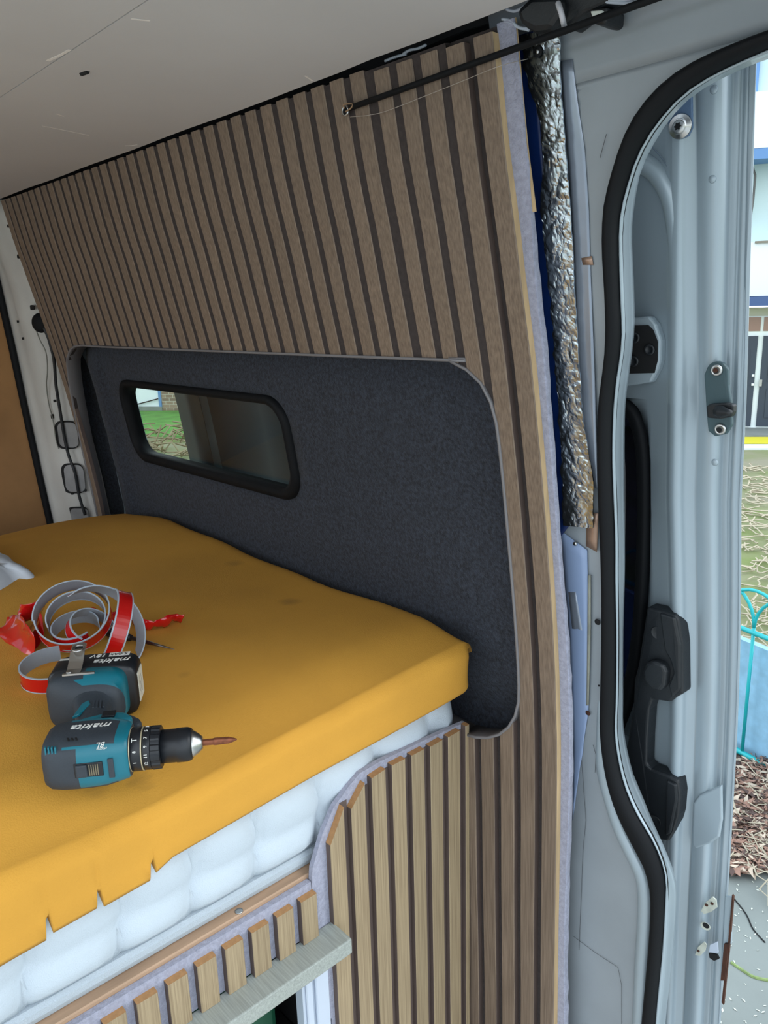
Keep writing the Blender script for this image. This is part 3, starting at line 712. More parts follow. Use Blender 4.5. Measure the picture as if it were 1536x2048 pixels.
# striker bracket
sb = empty('door_guide_bracket', S(1438, 800, DO), parent=sdoor); sb.location = S(1438, 800, DO) - org(sdoor)
m_brk = mat('bracket_grey', (62, 84, 90), .5, noise=.15, nscale=30)
plate([(1414, 735), (1420, 727), (1434, 722), (1446, 726), (1455, 738), (1456, 770), (1461, 802), (1463, 850), (1452, 868), (1430, 873), (1416, 862), (1412, 820), (1410, 780), (1408, 750)], DO - .006, .007, 'back_plate', m_brk, sb, .0015)
plate([(1412, 812), (1420, 808), (1452, 806), (1466, 810), (1466, 824), (1462, 834), (1440, 838), (1414, 836)], DO - .016, .011, 'guide_block', m_black, sb, .002)
for (u, v, mt) in ((1434, 740, m_rust), (1441, 858, m_steel)):
    c = S(u, v, DO - .007); mesh('bracket_screw', *disc_lathe(c, (.1, -1, -.1), [(.0072, 0), (.007, .002), (.0048, .004), (.0044, .0018), (.0001, .0018)], 18), m_steel, sb, True)
    mesh('screw_socket', *disc_lathe(c + Vector((0, -.0042, 0)), (.1, -1, -.1), [(.0032, 0), (.003, .0004), (.0001, .0004)], 6), mt if mt is m_rust else m_dark, sb)
a = S(1434, 822, DO - .018); b = S(1462, 826, DO - .024)
mesh('guide_pin', *tube([a, a.lerp(b, .3), a.lerp(b, .8), b], lambda i: (.007, .0075, .004, .0035)[i], 12), m_black, sb, True)
# grab handle with lock knob
hd = empty('grab_handle', S(1310, 1450, DO), parent=sdoor); hd.location = S(1310, 1450, DO) - org(sdoor)
HP = [(1293, 1214), (1318, 1220), (1350, 1230), (1357, 1240), (1364, 1290), (1366, 1388), (1352, 1395), (1340, 1405), (1322, 1402), (1305, 1400), (1298, 1420), (1294, 1480), (1293, 1530), (1302, 1538), (1340, 1552), (1356, 1562), (1360, 1590), (1357, 1630), (1347, 1665), (1336, 1684), (1316, 1680), (1300, 1660), (1275, 1620), (1252, 1570), (1246, 1520), (1255, 1480), (1265, 1420), (1268, 1360), (1276, 1330), (1282, 1290), (1288, 1250)]
ho = plate(HP, DO - .022, .026, 'handle_body', m_black, hd, .006, 3)
plate([(1318, 1226), (1349, 1236), (1360, 1290), (1360, 1380), (1342, 1396), (1336, 1370), (1346, 1345), (1340, 1322), (1328, 1300)], DO - .026, .01, 'handle_side_facet', m_black, hd, .003)
plate([(1332, 1560), (1352, 1570), (1354, 1600), (1340, 1668), (1330, 1672)], DO - .026, .01, 'handle_foot_facet', m_black, hd, .003)
plate([(1284, 1340), (1292, 1326), (1306, 1321), (1326, 1330), (1332, 1345), (1329, 1372), (1320, 1384), (1300, 1378), (1286, 1362)], DO - .036, .018, 'lock_knob', m_black, hd, .005, 3)
for (u, v) in ((1316, 1266), (1309, 1642)):
    c = S(u, v, DO - .0225); mesh('cap', *disc_lathe(c, (.1, -1, -.1), [(.0105, 0), (.0100, .0012), (.0092, .0004), (.0001, .0004)], 20), m_black, hd, True)
# pressed blister, damage and rust lower down
o = plate([(1386, 1606), (1398, 1590), (1443, 1570), (1444, 1640), (1438, 1675), (1420, 1688), (1390, 1698), (1384, 1688)], DO - .001, .006, 'pressed_blister', m_van, sdoor, .003, 3)
m_bare = mat('chipped_white', (206, 210, 196), .6, noise=.3, nscale=60)
plate([(1402, 1822), (1410, 1806), (1425, 1794), (1432, 1800), (1434, 1815), (1422, 1824), (1408, 1828)], DO - .0005, .002, 'paint_chip', m_bare, sdoor, 0)
plate([(1390, 1910), (1396, 1894), (1408, 1884), (1413, 1890), (1410, 1902), (1400, 1912)], DO - .0005, .002, 'paint_chip', m_bare, sdoor, 0)
for (u, v, r, mt) in ((1413, 1810, .0025, m_rust), (1424, 1807, .0025, m_rust), (1397, 1902, .002, m_rust), (1411, 1852, .0075, m_bare)):
    c = S(u, v, DO - .001); mesh('chip_spot', *disc_lathe(c, (.2, -1, -.1), [(r, 0), (r * .95, .0008), (.0001, .0008)], 14), mt, sdoor)
c = S(1412, 1851, DO - .0025); mesh('round_hole', *disc_lathe(c, (.2, -1, -.1), [(.005, 0), (.0048, .0006), (.0001, .0006)], 14), m_dark, sdoor)
plate([(1417, 1906), (1434, 1910), (1438, 1918), (1428, 1922), (1419, 1916)], DO - .001, .003, 'torn_hole', m_dark, sdoor, 0)
plate([(1420, 1890), (1434, 1884), (1436, 1906), (1418, 1905)], DO - .001, .003, 'bare_metal_tab', m_frame, sdoor, 0)
o = plate([(1451, 1794), (1464, 1794), (1462, 1888), (1454, 1886), (1447, 1960), (1443, 1960)], DO + .010, .004, 'edge_trim_strip', m_van, sdoor, 0)
plate([(1448, 1888), (1456, 1888), (1454, 1920), (1449, 1961), (1441, 1961)], DO + .006, .004, 'rusty_edge', m_rust, sdoor, 0)
plate([(1464, 1790), (1467, 1794), (1460, 1882), (1447, 2010), (1443, 2005), (1456, 1884)], DO + .008, .004, 'rusty_edge', m_rust, sdoor, 0)

# ------------------------------------------------------------------ bed front panel (faces the cab)
XB, XF = .014, .003
pan = empty('bed_end_panel', (XF, -.06, -1.42), 'slatted oak panel with arched felt corner beside the shelf, closing the end of the bed', 'panel')
fp = [(.083, -.585), (.06, -.583), (-.021, -.578), (-.103, -.575), (-.142, -.577), (-.164, -.589), (-.192, -.609), (-.214, -.641), (-.234, -.686), (-.238, -.717), (-.238, -.95), (-.215, -.96), (-.215, -1.42), (.088, -1.42)]
V = [(XF, y, z) for y, z in fp] + [(XF - .008, y, z) for y, z in fp]; n = len(fp)
o = mesh('felt_backing', V, [tuple(range(n)), tuple(range(2 * n - 1, n - 1, -1))] + [(i, (i + 1) % n, n + (i + 1) % n, n + i) for i in range(n)], [m_felt], pan); o['label'] = 'pale grey felt backing showing round the arched edge'
m_feltb = m_feltdark
V, Fc = box(XF, XF + .0006, -.205, .07, -1.42, -.66); 
y0 = .0309
def bslat(name, ya, yb, zb, zta, ztb, parent, wide=True):
    c = .001; V = []
    for z, top in ((zb, 0), (None, 1)):
        for (x, y) in ((XF, ya), (XB - c, ya), (XB, ya + c), (XB, yb - c), (XB - c, yb), (XF, yb)):
            zz_ = zb if not top else zta + (ztb - zta) * (y - ya) / (yb - ya); V.append((x, y, zz_))
    Fc = [(0, 1, 7, 6), (1, 2, 8, 7), (2, 3, 9, 8), (3, 4, 10, 9), (4, 5, 11, 10), (5, 0, 6, 11), (6, 7, 8, 9, 10, 11), (5, 4, 3, 2, 1, 0)]
    return mesh(name, V, Fc, [m_face_lit, m_side, m_end], parent, mi=[1, 0, 0, 0, 1, 1, 2, 2], loc=(XF, ya, zb))
m_face_lit = mat('oak_veneer_lit', (162, 144, 114), .6, noise=.4, nscale=14, stretch=(34, 34, .5), bump=.2, bscale=30, col2=(132, 114, 88), rnd=.05)  # same veneer, lighter: the light on the bed end is in the colour
tops = [(-.657, -.608), (-.618, -.588), (-.586, -.583), (-.583, -.583), (-.584, -.584), (-.586, -.585), (-.586, -.585)]
for i in range(7):
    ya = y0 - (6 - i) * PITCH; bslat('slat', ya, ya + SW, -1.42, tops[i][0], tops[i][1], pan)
bslat('slat', .0712, .0800, -1.42, -.583, -.583, pan)
rows = []
for k in range(7):     # dark infill of the gaps
    ya = y0 - (6 - k) * PITCH + SW; V, Fc = box(XF, XF + .0008, ya, ya + .013, -1.42, (-.607, -.60, -.59, -.59, -.59, -.592, -.592)[k]); mesh('gap_liner', V, Fc, m_side, pan)
# shelf with short slats above
upf = empty('bed_front_rail', (XF, -.6, -.75), 'felt covered bed rail with short oak blocks standing above the grey shelf', 'rail')
V, Fc = box(XF - .009, XF, -1.5, -.2385, -.79, -.7055); mesh('felt_strip', V, Fc, m_felt, upf)
for i in range(24):
    ya = y0 - (7.37 + i) * PITCH; bslat('slat', ya, ya + SW, -.7895, -.7186, -.7186, upf)
V, Fc = box(-.045, XF - .0095, -1.5, -.205, -.755, -.6995)
rail = mesh('timber_rail', V, Fc, m_pine, None, loc=(-.02, -.8, -.755)); tag(rail, 'pine rail with a screw under the white mattress', 'rail'); bevel(rail, .0015, 1)
c = P(497, 1841, 2, -.699); c.x = min(c.x, -.012); c.z = -.6994
mesh('screw', *disc_lathe(c, (0, 0, 1), [(.0055, 0), (.0052, .0012), (.002, .0004), (.0001, .0004)], 14), m_steel, rail, True)
sh = mesh('shelf_board', *box(-.006 + .0095, .050, -1.5, -.2065, -.815, -.790), m_shelf, None, loc=(.02, -.8, -.8)); bevel(sh, .002, 2)
tag(sh, 'grey wood-effect shelf board projecting below the short oak blocks', 'shelf')
cab = empty('under_bed_cabinet', (-.02, -.7, -1.42), 'white framed storage opening under the grey shelf', 'cabinet')
for (a, b, c1, d, e, f, nm) in ((-.02, .0, -.262, -.217, -1.42, -.8155, 'frame_post'), (-.02, .0, -1.5, -.262, -.845, -.8155, 'frame_rail'), (.0, .006, -.242, -.2185, -1.42, -.8155, 'frame_bead'), (.0, .004, -.258, -.246, -1.42, -.83, 'frame_bead')):
    V, Fc = box(a, b, c1, d, e, f); bevel(mesh(nm, V, Fc, m_frame, cab), .0015, 1)
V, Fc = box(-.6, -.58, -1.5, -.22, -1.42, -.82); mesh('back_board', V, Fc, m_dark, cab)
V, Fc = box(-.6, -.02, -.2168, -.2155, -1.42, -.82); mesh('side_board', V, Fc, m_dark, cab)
m_green = mat('green_crate', (12, 70, 48), .5)
gx = empty('green_crate', (-.15, -.35, -1.05), 'dark green plastic box inside the under-bed cupboard', 'crate')
V, Fc = box(-.24, -.06, -.42, -.27, -1.05, -.87); bevel(mesh('crate_body', V, Fc, m_green, gx), .01, 2); V, Fc = box(-.25, -.05, -.43, -.26, -.89, -.875); mesh('crate_rim', V, Fc, m_green, gx)
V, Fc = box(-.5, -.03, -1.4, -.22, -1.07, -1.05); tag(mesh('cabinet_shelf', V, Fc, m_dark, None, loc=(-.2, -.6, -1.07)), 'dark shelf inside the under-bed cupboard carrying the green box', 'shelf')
pts = [Vector((-.06 + .03 * cos(t), -.5 + .045 * sin(t), -.93 + .03 * cos(t))) for t in [2 * pi * k / 24 for k in range(20)]]
tag(mesh('cable_loop', *tube(pts, .004, 8), mat('grey_loop', (96, 96, 110), .5), None, True, loc=(-.06, -.5, -1.05)), 'grey cable loop inside the dark cupboard opening', 'cable')

# ------------------------------------------------------------------ mattress
def smooth(t): t = max(0, min(1, t)); return t * t * (3 - 2 * t)
MX = -.010
seam_y = [.02, -.095, -.205, -.31, -.405, -.50, -.61, -.72, -.83, -.94, -1.05, -1.16, -1.3, -1.5]
ys = []
for a, b in zip(seam_y, seam_y[1:]): ys += [a, a + (b - a) * .04, a + (b - a) * .12, a + (b - a) * .3, a + (b - a) * .5, a + (b - a) * .7, a + (b - a) * .88, a + (b - a) * .96]
ys = [.088, .075, .05] + ys + [-1.5]
zr = [(-.535, 0), (-.545, .5), (-.56, .85), (-.58, 1), (-.60, .95), (-.614, .80), (-.622, .70), (-.630, .78), (-.645, .92), (-.66, .8), (-.674, .3)]
def mbulge(y, w, z):
    d = min(abs(y - s - .006 * sin(z * 70)) for s in seam_y[:-1]); k = min(1, d / .034)
    return MX - .020 + .026 * w * (.15 + .85 * sqrt(max(0, 1 - (1 - k) ** 2)))
rows = []
for y in ys:
    r = [Vector((-1.36, y, -.535)), Vector((MX - .05, y, -.535))]
    for z, w in zr:
        x = mbulge(y, w, z)
        if y > .04: x -= (y - .04) ** 2 * 12
        r.append(Vector((x, y, z)))
    r += [Vector((MX - .03, y, -.676)), Vector((-1.36, y, -.70))]; rows.append(r)
V, Fc = grid(rows, True, True); mt = mesh('mattress', V, Fc, m_white, None, True, loc=(-.6, -.6, -.7))
tag(mt, 'white quilted mattress under the orange foam', 'mattress')
rows = [[Vector((MX - .02 + a, y, -.6835 + b)) for a, b in ((0, .009), (.008, .008), (.0125, .003), (.0125, -.005), (.008, -.0145), (0, -.0145))] for y in (-1.5, -1.0, -.5, -.25, -.1, .03, .07)]
V, Fc = grid(rows, True, True); o = mesh('binding_tape', V, Fc, m_pipe, mt); o['label'] = 'textured white binding tape along the lower edge'
# bed base (hidden, carries the mattress)
V, Fc = box(-1.38, -.05, -1.5, .07, -.73, -.702); tag(mesh('bed_platform', V, Fc, m_pine, None, loc=(-.7, -.7, -.73)), 'timber bed base under the mattress', 'bed')

# ------------------------------------------------------------------ orange foam topper
slits = [(-.4665, .020), (-.530, .022), (-.586, .024), (-.645, .026)]
def fbot(y):
    b = interp(y, [-1.5, -.7, -.62, -.55, -.467, -.44, -.30, -.238, -.1, .03, .1], [-.575, -.572, -.567, -.564, -.560, -.549, -.540, -.536, -.531, -.525, -.520])
    if y < -.4665: b += -.004
    if y < -.53: b += .003
    if y < -.586: b -= .004
    for s, h in slits:
        if abs(y - s) < .0019: b += h
    return b
def ftopedge(y): return interp(y, [-1.5, -.7, -.53, -.45, -.325, -.177, .019, .11], [-.478, -.480, -.485, -.485, -.473, -.463, -.449, -.446])
def ftop(x, y):
    z = -.429 + .004 * sin(x * 6 + 1) + .004 * sin(y * 7 + x * 3) + .003 * sin(y * 13 - x * 5 + 2)
    z -= .010 * smooth((x + .35) / .35) * smooth((-y - .1) / .3)
    e = ftopedge(y) + .008; t = smooth((x + .10) / .12); z = z * (1 - t) + e * t
    z -= .010 * smooth((-1.0 - x) / .2)
    return z
def fyend(x): return .100 - .012 * smooth((x + .12) / .12) + (.004 * sin(x * 23)) - .03 * smooth((-1.1 - x) / .15)
FX1 = .022; FX0 = -1.235
yl = sorted(set([-1.5, -1.3, -1.1, -.95, -.8, -.7] + [-.66 + .02 * k for k in range(38)] + [s + d for s, _ in slits for d in (-.004, -.0018, .0018, .004)]))
yl = [y for y in yl if y < .075] + [.075, .085, .092, .097, .100]
xl = [FX0 + .0, FX0 + .006, FX0 + .02, FX0 + .04] + [-1.15 + .05 * k for k in range(21)] + [-.10, -.075, -.05, -.03, -.014, -.003, .005, .011]
rows = []
for y in yl:
    f = (y + 1.5) / 1.6; r = []
    lastk = max(0, (y - .075) / .025); drop = .022 * (1 - sqrt(max(0, 1 - min(1, lastk) ** 2)))
    for x in xl:
        yy = y if y < 0 else y * fyend(x) / .100
        z = ftop(x, y) - drop
        if x < FX0 + .04: z -= .03 * (1 - sqrt(max(0, 1 - ((FX0 + .04 - x) / .04) ** 2)))
        r.append(Vector((x + (0 if x > -1 else .02 * sin(y * 9)), yy, z)))
    yy = y if y < 0 else y * fyend(.0) / .100; e = ftopedge(y) - drop; b = fbot(y)
    wob = .002 * sin(y * 31) + .0015 * sin(y * 57)
    xin = .016 * lastk ** 2 if lastk > 0 else 0
    for t, dx in ((.0, -.001), (.05, .003), (.2, .004), (.45, .002), (.7, .001), (.92, .002), (1.0, -.001)):
        r.append(Vector((FX1 - .006 + dx + wob * (1 - t) - xin, yy, e + (b - e) * t)))
    r.append(Vector((-.03, yy, -.534 if y > -.46 else -.534))); r.append(Vector((FX0, yy, -.534))); rows.append(r)
V, Fc = grid(rows, True, True); fo = mesh('foam_topper', V, Fc, m_foam, None, True, loc=(-.6, -.6, -.534))
tag(fo, 'orange foam slab with nicked lower edge lying on the white mattress', 'foam slab')

# ------------------------------------------------------------------ cordless drill lying on its side
m_teal = mat('teal_plastic', (14, 104, 120), .38, bump=.05, nscale=300)
m_grip = mat('grey_black_rubber', (48, 56, 64), .6, noise=.25, nscale=25, bump=.15, bscale=300)
m_blk = mat('gloss_black_plastic', (16, 20, 26), .42)
m_print = mat('white_print', (220, 220, 214), .5)
m_gold = mat('pale_ring', (190, 180, 150), .4, metal=.5)
A_ = Vector((.56, .828, 0)).normalized(); B_ = Vector((A_.y, -A_.x, 0))
DZ = -.4005
O_ = Vector((-.051, -.542, DZ))
drill = bpy.data.objects.new('cordless_drill', None); COL.objects.link(drill); drill.empty_display_size = .05
mm = Matrix.Identity(4)
up_ = Vector((0, 0, 1)); 
for i in range(3): mm[i][0] = A_[i]; mm[i][1] = up_[i]; mm[i][2] = B_[i]; mm[i][3] = O_[i]
drill.matrix_world = mm
tag(drill, 'teal and black cordless drill lying on its side on the orange foam', 'drill')
def dmesh(name, VF, mts, parent=drill, smooth=True, mi=None):
    me = bpy.data.meshes.new(name); me.from_pydata([tuple(v) for v in VF[0]], [], VF[1])
    for q in (mts if isinstance(mts, list) else [mts]): me.materials.append(q)
    if mi: me.polygons.foreach_set('material_index', mi)
    if smooth: me.polygons.foreach_set('use_smooth', [True] * len(me.polygons))
    bm = bmesh.new(); bm.from_mesh(me); bmesh.ops.recalc_face_normals(bm, faces=bm.faces); bm.to_mesh(me); bm.free()
    o = bpy.data.objects.new(name, me); return link(o, parent)
def sup(n_, e, ry, rz, cy=0, cz=0):
    out = []
    for k in range(n_):
        t = 2 * pi * k / n_; c, s_ = cos(t), sin(t)
        out.append((cy + math.copysign(abs(c) ** (2 / e), c) * ry, cz + math.copysign(abs(s_) ** (2 / e), s_) * rz))
    return out
NB = 48; secs = [(.0, .020, .022, 0), (.002, .026, .029, 0), (.008, .0295, .0335, 0), (.02, .031, .0355, 0), (.034, .0315, .0360, 0), (.05, .0315, .0360, 0), (.066, .031, .0350, 0), (.078, .0285, .0325, 0), (.088, .0265, .0285, .001), (.091, .0245, .0255, .002)]
secs2 = []
for a, b in zip(secs, secs[1:]):
    for k in range(3):
        t = k / 3; secs2.append(tuple(a[i] + (b[i] - a[i]) * t for i in range(4)))
secs2.append(secs[-1])
rows = [[Vector((x, y, z)) for y, z in sup(NB, 3.4, ry, rz, 0, cz)] for x, ry, rz, cz in secs2]
VF = grid(rows, True, True); mi = []
for i in range(len(rows) - 1):
    x = (rows[i][0].x + rows[i + 1][0].x) / 2
    for j in range(NB):
        y, z = rows[i][j].y, rows[i][j].z; g = 0
        td = (j + .5) * 360 / NB; td = td - 360 if td > 180 else td
        if x < .026 or (50 < td < 130 and x < .037) or (-18 < td < 48 and x < .079) or (130 < td and x < .079): g = 1
        mi.append(g)
mi += [1, 1]
body = dmesh('motor_housing', VF, [m_teal, m_grip], mi=mi)
CZL = .002
def lathe_x(prof_, seg=32, ph=0, flute=0, nf=12):
    rows = []; prof_ = [(x, r * (.80 if r > .004 else 1)) for x, r in prof_]
    for x, r in prof_:
        rows.append([Vector((x, r * (1 + flute * (1 if cos(nf * 2 * pi * k / seg) > 0 else -1)) * cos(2 * pi * k / seg), CZL + r * (1 + flute * (1 if cos(nf * 2 * pi * k / seg) > 0 else -1)) * sin(2 * pi * k / seg))) for k in range(seg)])
    return grid(rows, True, True)
dmesh('gear_collar', lathe_x([(.091, .0285), (.0915, .0300), (.1035, .0300), (.104, .029)], 40), m_blk)
dmesh('collar_ring', lathe_x([(.0905, .0298), (.0905, .0303), (.0920, .0303), (.0920, .0298)], 40), m_gold)
dmesh('collar_ring', lathe_x([(.1035, .0298), (.1035, .0302), (.1048, .0302), (.1048, .0298)], 40), m_gold)
dmesh('torque_ring', lathe_x([(.1048, .028), (.1052, .0295), (.113, .0295), (.1135, .0290)], 48), m_blk)
dmesh('torque_grip', lathe_x([(.1135, .0285), (.114, .0295), (.1235, .0290), (.124, .027)], 96, flute=.022, nf=12), m_blk, smooth=False)
dmesh('chuck', lathe_x([(.124, .0225), (.1245, .0232), (.140, .0232), (.1405, .0238), (.152, .0238), (.156, .0222), (.158, .0195)], 48, flute=.006, nf=8), m_blk)
dmesh('chuck_nose', lathe_x([(.156, .0190), (.158, .0188), (.161, .0165), (.1645, .0135), (.167, .0105), (.169, .0085), (.169, .004)], 32), m_steel)
dmesh('drill_bit', lathe_x([(.166, .0032), (.180, .0032), (.182, .0038), (.198, .0034), (.204, .0018), (.207, .0006)], 10, flute=.12, nf=2), mat('rusty_bit', (140, 84, 60), .5, metal=.6, noise=.4, nscale=200), smooth=False)
# handle
hpts = [(.048, 0, -.015), (.044, 0, -.040), (.036, 0, -.062), (.030, 0, -.084), (.026, 0, -.104), (.022, 0, -.122)]
hr = [(.028, .026), (.023, .022), (.0205, .0185), (.0205, .0180), (.0225, .0200), (.032, .029)]
hs = catmull(hpts, 4); rows = []
for i, p in enumerate(hs):
    t = i / (len(hs) - 1) * (len(hr) - 1); k = min(int(t), len(hr) - 2); f = t - k; rx = hr[k][0] + (hr[k + 1][0] - hr[k][0]) * f; ry = hr[k][1] + (hr[k + 1][1] - hr[k][1]) * f
    rows.append([Vector((p.x + c, yy, p.z)) for yy, c in sup(32, 2.5, ry, rx)])
hnd = dmesh('handle', grid(rows, True, True), m_grip)
def dplate(pts, y0_, th, name, mt, parent=drill, bev=.0008):    # polygon in local x-z plane, standing on +y side
    n = len(pts); V = [Vector((x, y0_ + th, z)) for x, z in pts] + [Vector((x, y0_, z)) for x, z in pts]
    o = dmesh(name, (V, [tuple(range(n)), tuple(range(2 * n - 1, n - 1, -1))] + [(i, (i + 1) % n, n + (i + 1) % n, n + i) for i in range(n)]), mt, parent, False)
    if bev: bevel(o, bev, 2)
    return o
dplate([(.016, -.052), (.023, -.058), (.030, -.082), (.026, -.092), (.020, -.084)], .0155, .0035, 'handle_inlay', m_teal, hnd)
for k in range(4): dplate([(.034 + .004 * k, -.072), (.0365 + .004 * k, -.072), (.034 + .004 * k, -.090), (.0315 + .004 * k, -.090)], .0165, .0022, 'grip_rib', m_grip, hnd, .0005)
# neck cover between handle and body, selector, trigger
dplate([(.020, -.024), (.030, -.040), (.058, -.050), (.078, -.046), (.088, -.034), (.088, -.026)], -.020, .043, 'neck_cover', m_teal, drill, .006)
dplate([(.053, -.033), (.068, -.033), (.068, -.046), (.053, -.046)], .0225, .0035, 'direction_switch', m_blk)
trg = [(.070, -.040), (.092, -.036), (.096, -.044), (.092, -.052), (.078, -.066), (.060, -.070), (.056, -.052)]
dplate(trg, -.010, .020, 'trigger', m_grip, drill, .004)
# foot and battery
def loft_z(rows_):  # (z, x0, x1, ry, e)
    rr = []
    for z, xa, xb, ry, e in rows_: rr.append([Vector(((xa + xb) / 2 + c, yy, z)) for yy, c in sup(48, e, ry, (xb - xa) / 2)])
    return grid(rr, True, True)
rows_ = [(-.108, -.004, .050, .021, 2.6), (-.114, -.016, .064, .028, 2.8), (-.120, -.028, .058, .034, 3.2), (-.126, -.033, .062, .0365, 4), (-.146, -.034, .063, .0370, 4.5), (-.147, -.033, .062, .0360, 4.5)]
VF = loft_z(rows_); mi = []
for i in range(5):
    for j in range(48):
        x = VF[0][i * 48 + j].x; y = VF[0][i * 48 + j].y; z = VF[0][i * 48 + j].z
        mi.append(0 if (x > .012 and i >= 1) or (z < -.127 and y > .03 and x > -.015) else 1)
mi += [1, 1]; foot = dmesh('battery_foot', VF, [m_teal, m_grip], mi=mi)
bat = dmesh('battery', loft_z([(-.1465, -.035, .070, .0350, 5), (-.150, -.037, .074, .0372, 5), (-.188, -.037, .074, .0372, 5), (-.194, -.034, .071, .0340, 5), (-.196, -.029, .066, .030, 5)]), m_blk)
V, Fc = box(.0736, .0748, -.020, .020, -.184, -.154); lab = dmesh('battery_label', (V, Fc), mat('white_label', (212, 210, 196), .6, noise=.15, nscale=150), bat, False)
for (y, z, w) in ((.006, -.160, .014), (-.004, -.166, .012), (.002, -.172, .015)):
    V, Fc = box(.0747, .0750, y - w, y + w * .6, z - .0005, z + .0005); dmesh('label_line', (V, Fc), mat('grey_print', (120, 120, 116), .6), bat, False)
V, Fc = box(-.0375, -.033, -.012, .018, -.180, -.150); bevel(dmesh('release_button', (V, Fc), m_grip, bat, False), .002)
# belt clip on the foot side
clip = dmesh('belt_clip', sweep([Vector((.004, .0375, -.128)), Vector((.004, .0395, -.140)), Vector((.004, .0440, -.150)), Vector((.005, .0530, -.165)), Vector((.006, .0600, -.180)), Vector((.008, .061, -.190))], [(-.011, -.0007), (.011, -.0007), (.011, .0007), (-.011, .0007)], (1, 0, 0)) if False else grid([[Vector((x0_, y, z)) for x0_, y in ((-.008, yy), (.010 - (k == 5) * .006, yy), (.010 - (k == 5) * .006, yy + .0012), (-.008 + (k == 5) * .006, yy + .0012))] for k, (yy, z) in enumerate(((.0372, -.126), (.0385, -.140), (.0440, -.152), (.0520, -.164), (.0560, -.178), (.0520, -.192)))], True, True), m_steel, smooth=False)
dmesh('clip_slot', ([Vector((x, y, z)) for x, y, z in ((-.003, .0470, -.155), (.007, .0470, -.155), (.007, .0565, -.172), (-.003, .0565, -.172))], [(0, 1, 2, 3)]), m_dark, clip, False)
pts = [Vector((.002 + .007 * cos(t), .0500 + .0045 + .0085 * (1 - sin(t)) * .0, -.166 + .010 * sin(t))) + Vector((0, .002, 0)) for t in [2 * pi * k / 16 for k in range(17)]]
dmesh('clip_rib', tube(pts, .0012, 6, (0, 1, 0)), m_steel, clip)
dmesh('clip_screw', disc_lathe((-.004, .0392, -.132), (0, 1, 0), [(.0035, 0), (.0033, .0012), (.0001, .0014)], 12), m_steel, clip)
dmesh('clip_lip', box(-.011, .028, .0368, .0392, -.130, -.1265), m_steel, clip, False)
# speed slider, vents, prints
def dbox(name, x0_, x1_, y0_, y1_, z0_, z1_, mt, parent=drill, bev=.0006):
    o = dmesh(name, box(x0_, x1_, y0_, y1_, z0_, z1_), mt, parent, False)
    if bev: bevel(o, bev, 2)
    return o
sw = dbox('speed_switch_recess', .036, .066, -.0085, .0085, .0352, .0366, m_blk, drill, .003)
dbox('speed_switch', .038, .050, -.0075, .0075, .0360, .0395, m_grip, sw, .002)
for k in range(5): dbox('switch_rib', .0515 + .0022 * k, .0525 + .0022 * k, -.0065, .0065, .0362, .0375, mat('dusty_rib', (120, 112, 90), .7), sw, .0003)
dbox('top_recess', .071, .077, -.013, .010, .0335, .0352, m_grip)
for k in range(4): dbox('rear_vent', .0070 + .0035 * k, .0088 + .0035 * k, .015, .028, .0275 + .0006 * k, .0305 + .0006 * k, m_teal if k % 1 else m_teal, drill, .0003)
for k in range(3):
    x = .026 + .0042 * k; dplate([(x, .014), (x + .0022, .014), (x + .0065, .024), (x + .0043, .024)], .0296, .0008, 'side_vent', m_dark, drill, 0)
def tmat(x, y, z, face='Y', sc=1):
    M4 = Matrix.Identity(4)
    if face == 'Y': cols = (Vector((-1, 0, 0)), Vector((0, 0, 1)), Vector((0, 1, 0)))
    else: cols = face
    for i in range(3):
        for j in range(3): M4[i][j] = cols[j][i]
        M4[i][3] = (x, y, z)[i]
    return M4
text_mesh('maker_lettering', 'makita', .0165, m_print, body, tmat(.050, .0318, -.001), .0003, .3)
text_mesh('battery_lettering', 'makita', .0175, m_print, bat, tmat(.043, .0374, -.163), .0003, .3)
dplate([(.036, -.187), (.062, -.187), (.062, -.176), (.036, -.176)], .0372, .0003, 'capacity_box', m_print, bat, 0)
text_mesh('capacity_text', '5.0Ah', .0095, m_blk, bat, tmat(.049, .0376, -.1815), .0002, .2)
text_mesh('voltage_text', '18V', .0125, m_print, bat, tmat(.023, .0375, -.181), .0003, .2)
dplate([(-.026, -.180), (-.010, -.180), (-.010, -.175), (-.026, -.175)], .0372, .0003, 'small_print', m_print, bat, 0)
text_mesh('motor_lettering', 'BL', .0085, m_print, body, tmat(.066, .0262, .0318, (Vector((-1, 0, 0)), Vector((0, -.7, .7)), Vector((0, .7, .7)))), .0003, .3)
text_mesh('motor_small_text', 'MOTOR', .003, m_print, body, tmat(.067, .0232, .0345, (Vector((-1, 0, 0)), Vector((0, -.7, .7)), Vector((0, .7, .7)))), .0003, .3)
for k, txt in enumerate(('3', '5', '7', '9', '11', '12')):
    a = radians(105 - 24 * k); nrm = Vector((0, sin(a), cos(a))); tt = Vector((0, cos(a), -sin(a)))
    text_mesh('torque_number', txt, .0052, m_print, drill, tmat(.1092, nrm.y * .0239, CZL + nrm.z * .0239, (-tt if False else tt * -1, Vector((-1, 0, 0)) * -1 * -1, nrm)) if False else tmat(.1092, nrm.y * .0239, CZL + nrm.z * .0239, (Vector((0, -cos(a), sin(a))) * -1, Vector((-1, 0, 0)), nrm)), .0003)
for k, txt in enumerate(('T', '8', 'I')):
    a = radians(52 - 30 * k); nrm = Vector((0, sin(a), cos(a)))
    text_mesh('mode_symbol', txt, .0085 if k == 0 else .005, m_print, drill, tmat(.0975, nrm.y * .0243, CZL + nrm.z * .0243, (Vector((0, -cos(a), sin(a))) * -1, Vector((-1, 0, 0)), nrm)), .0003)

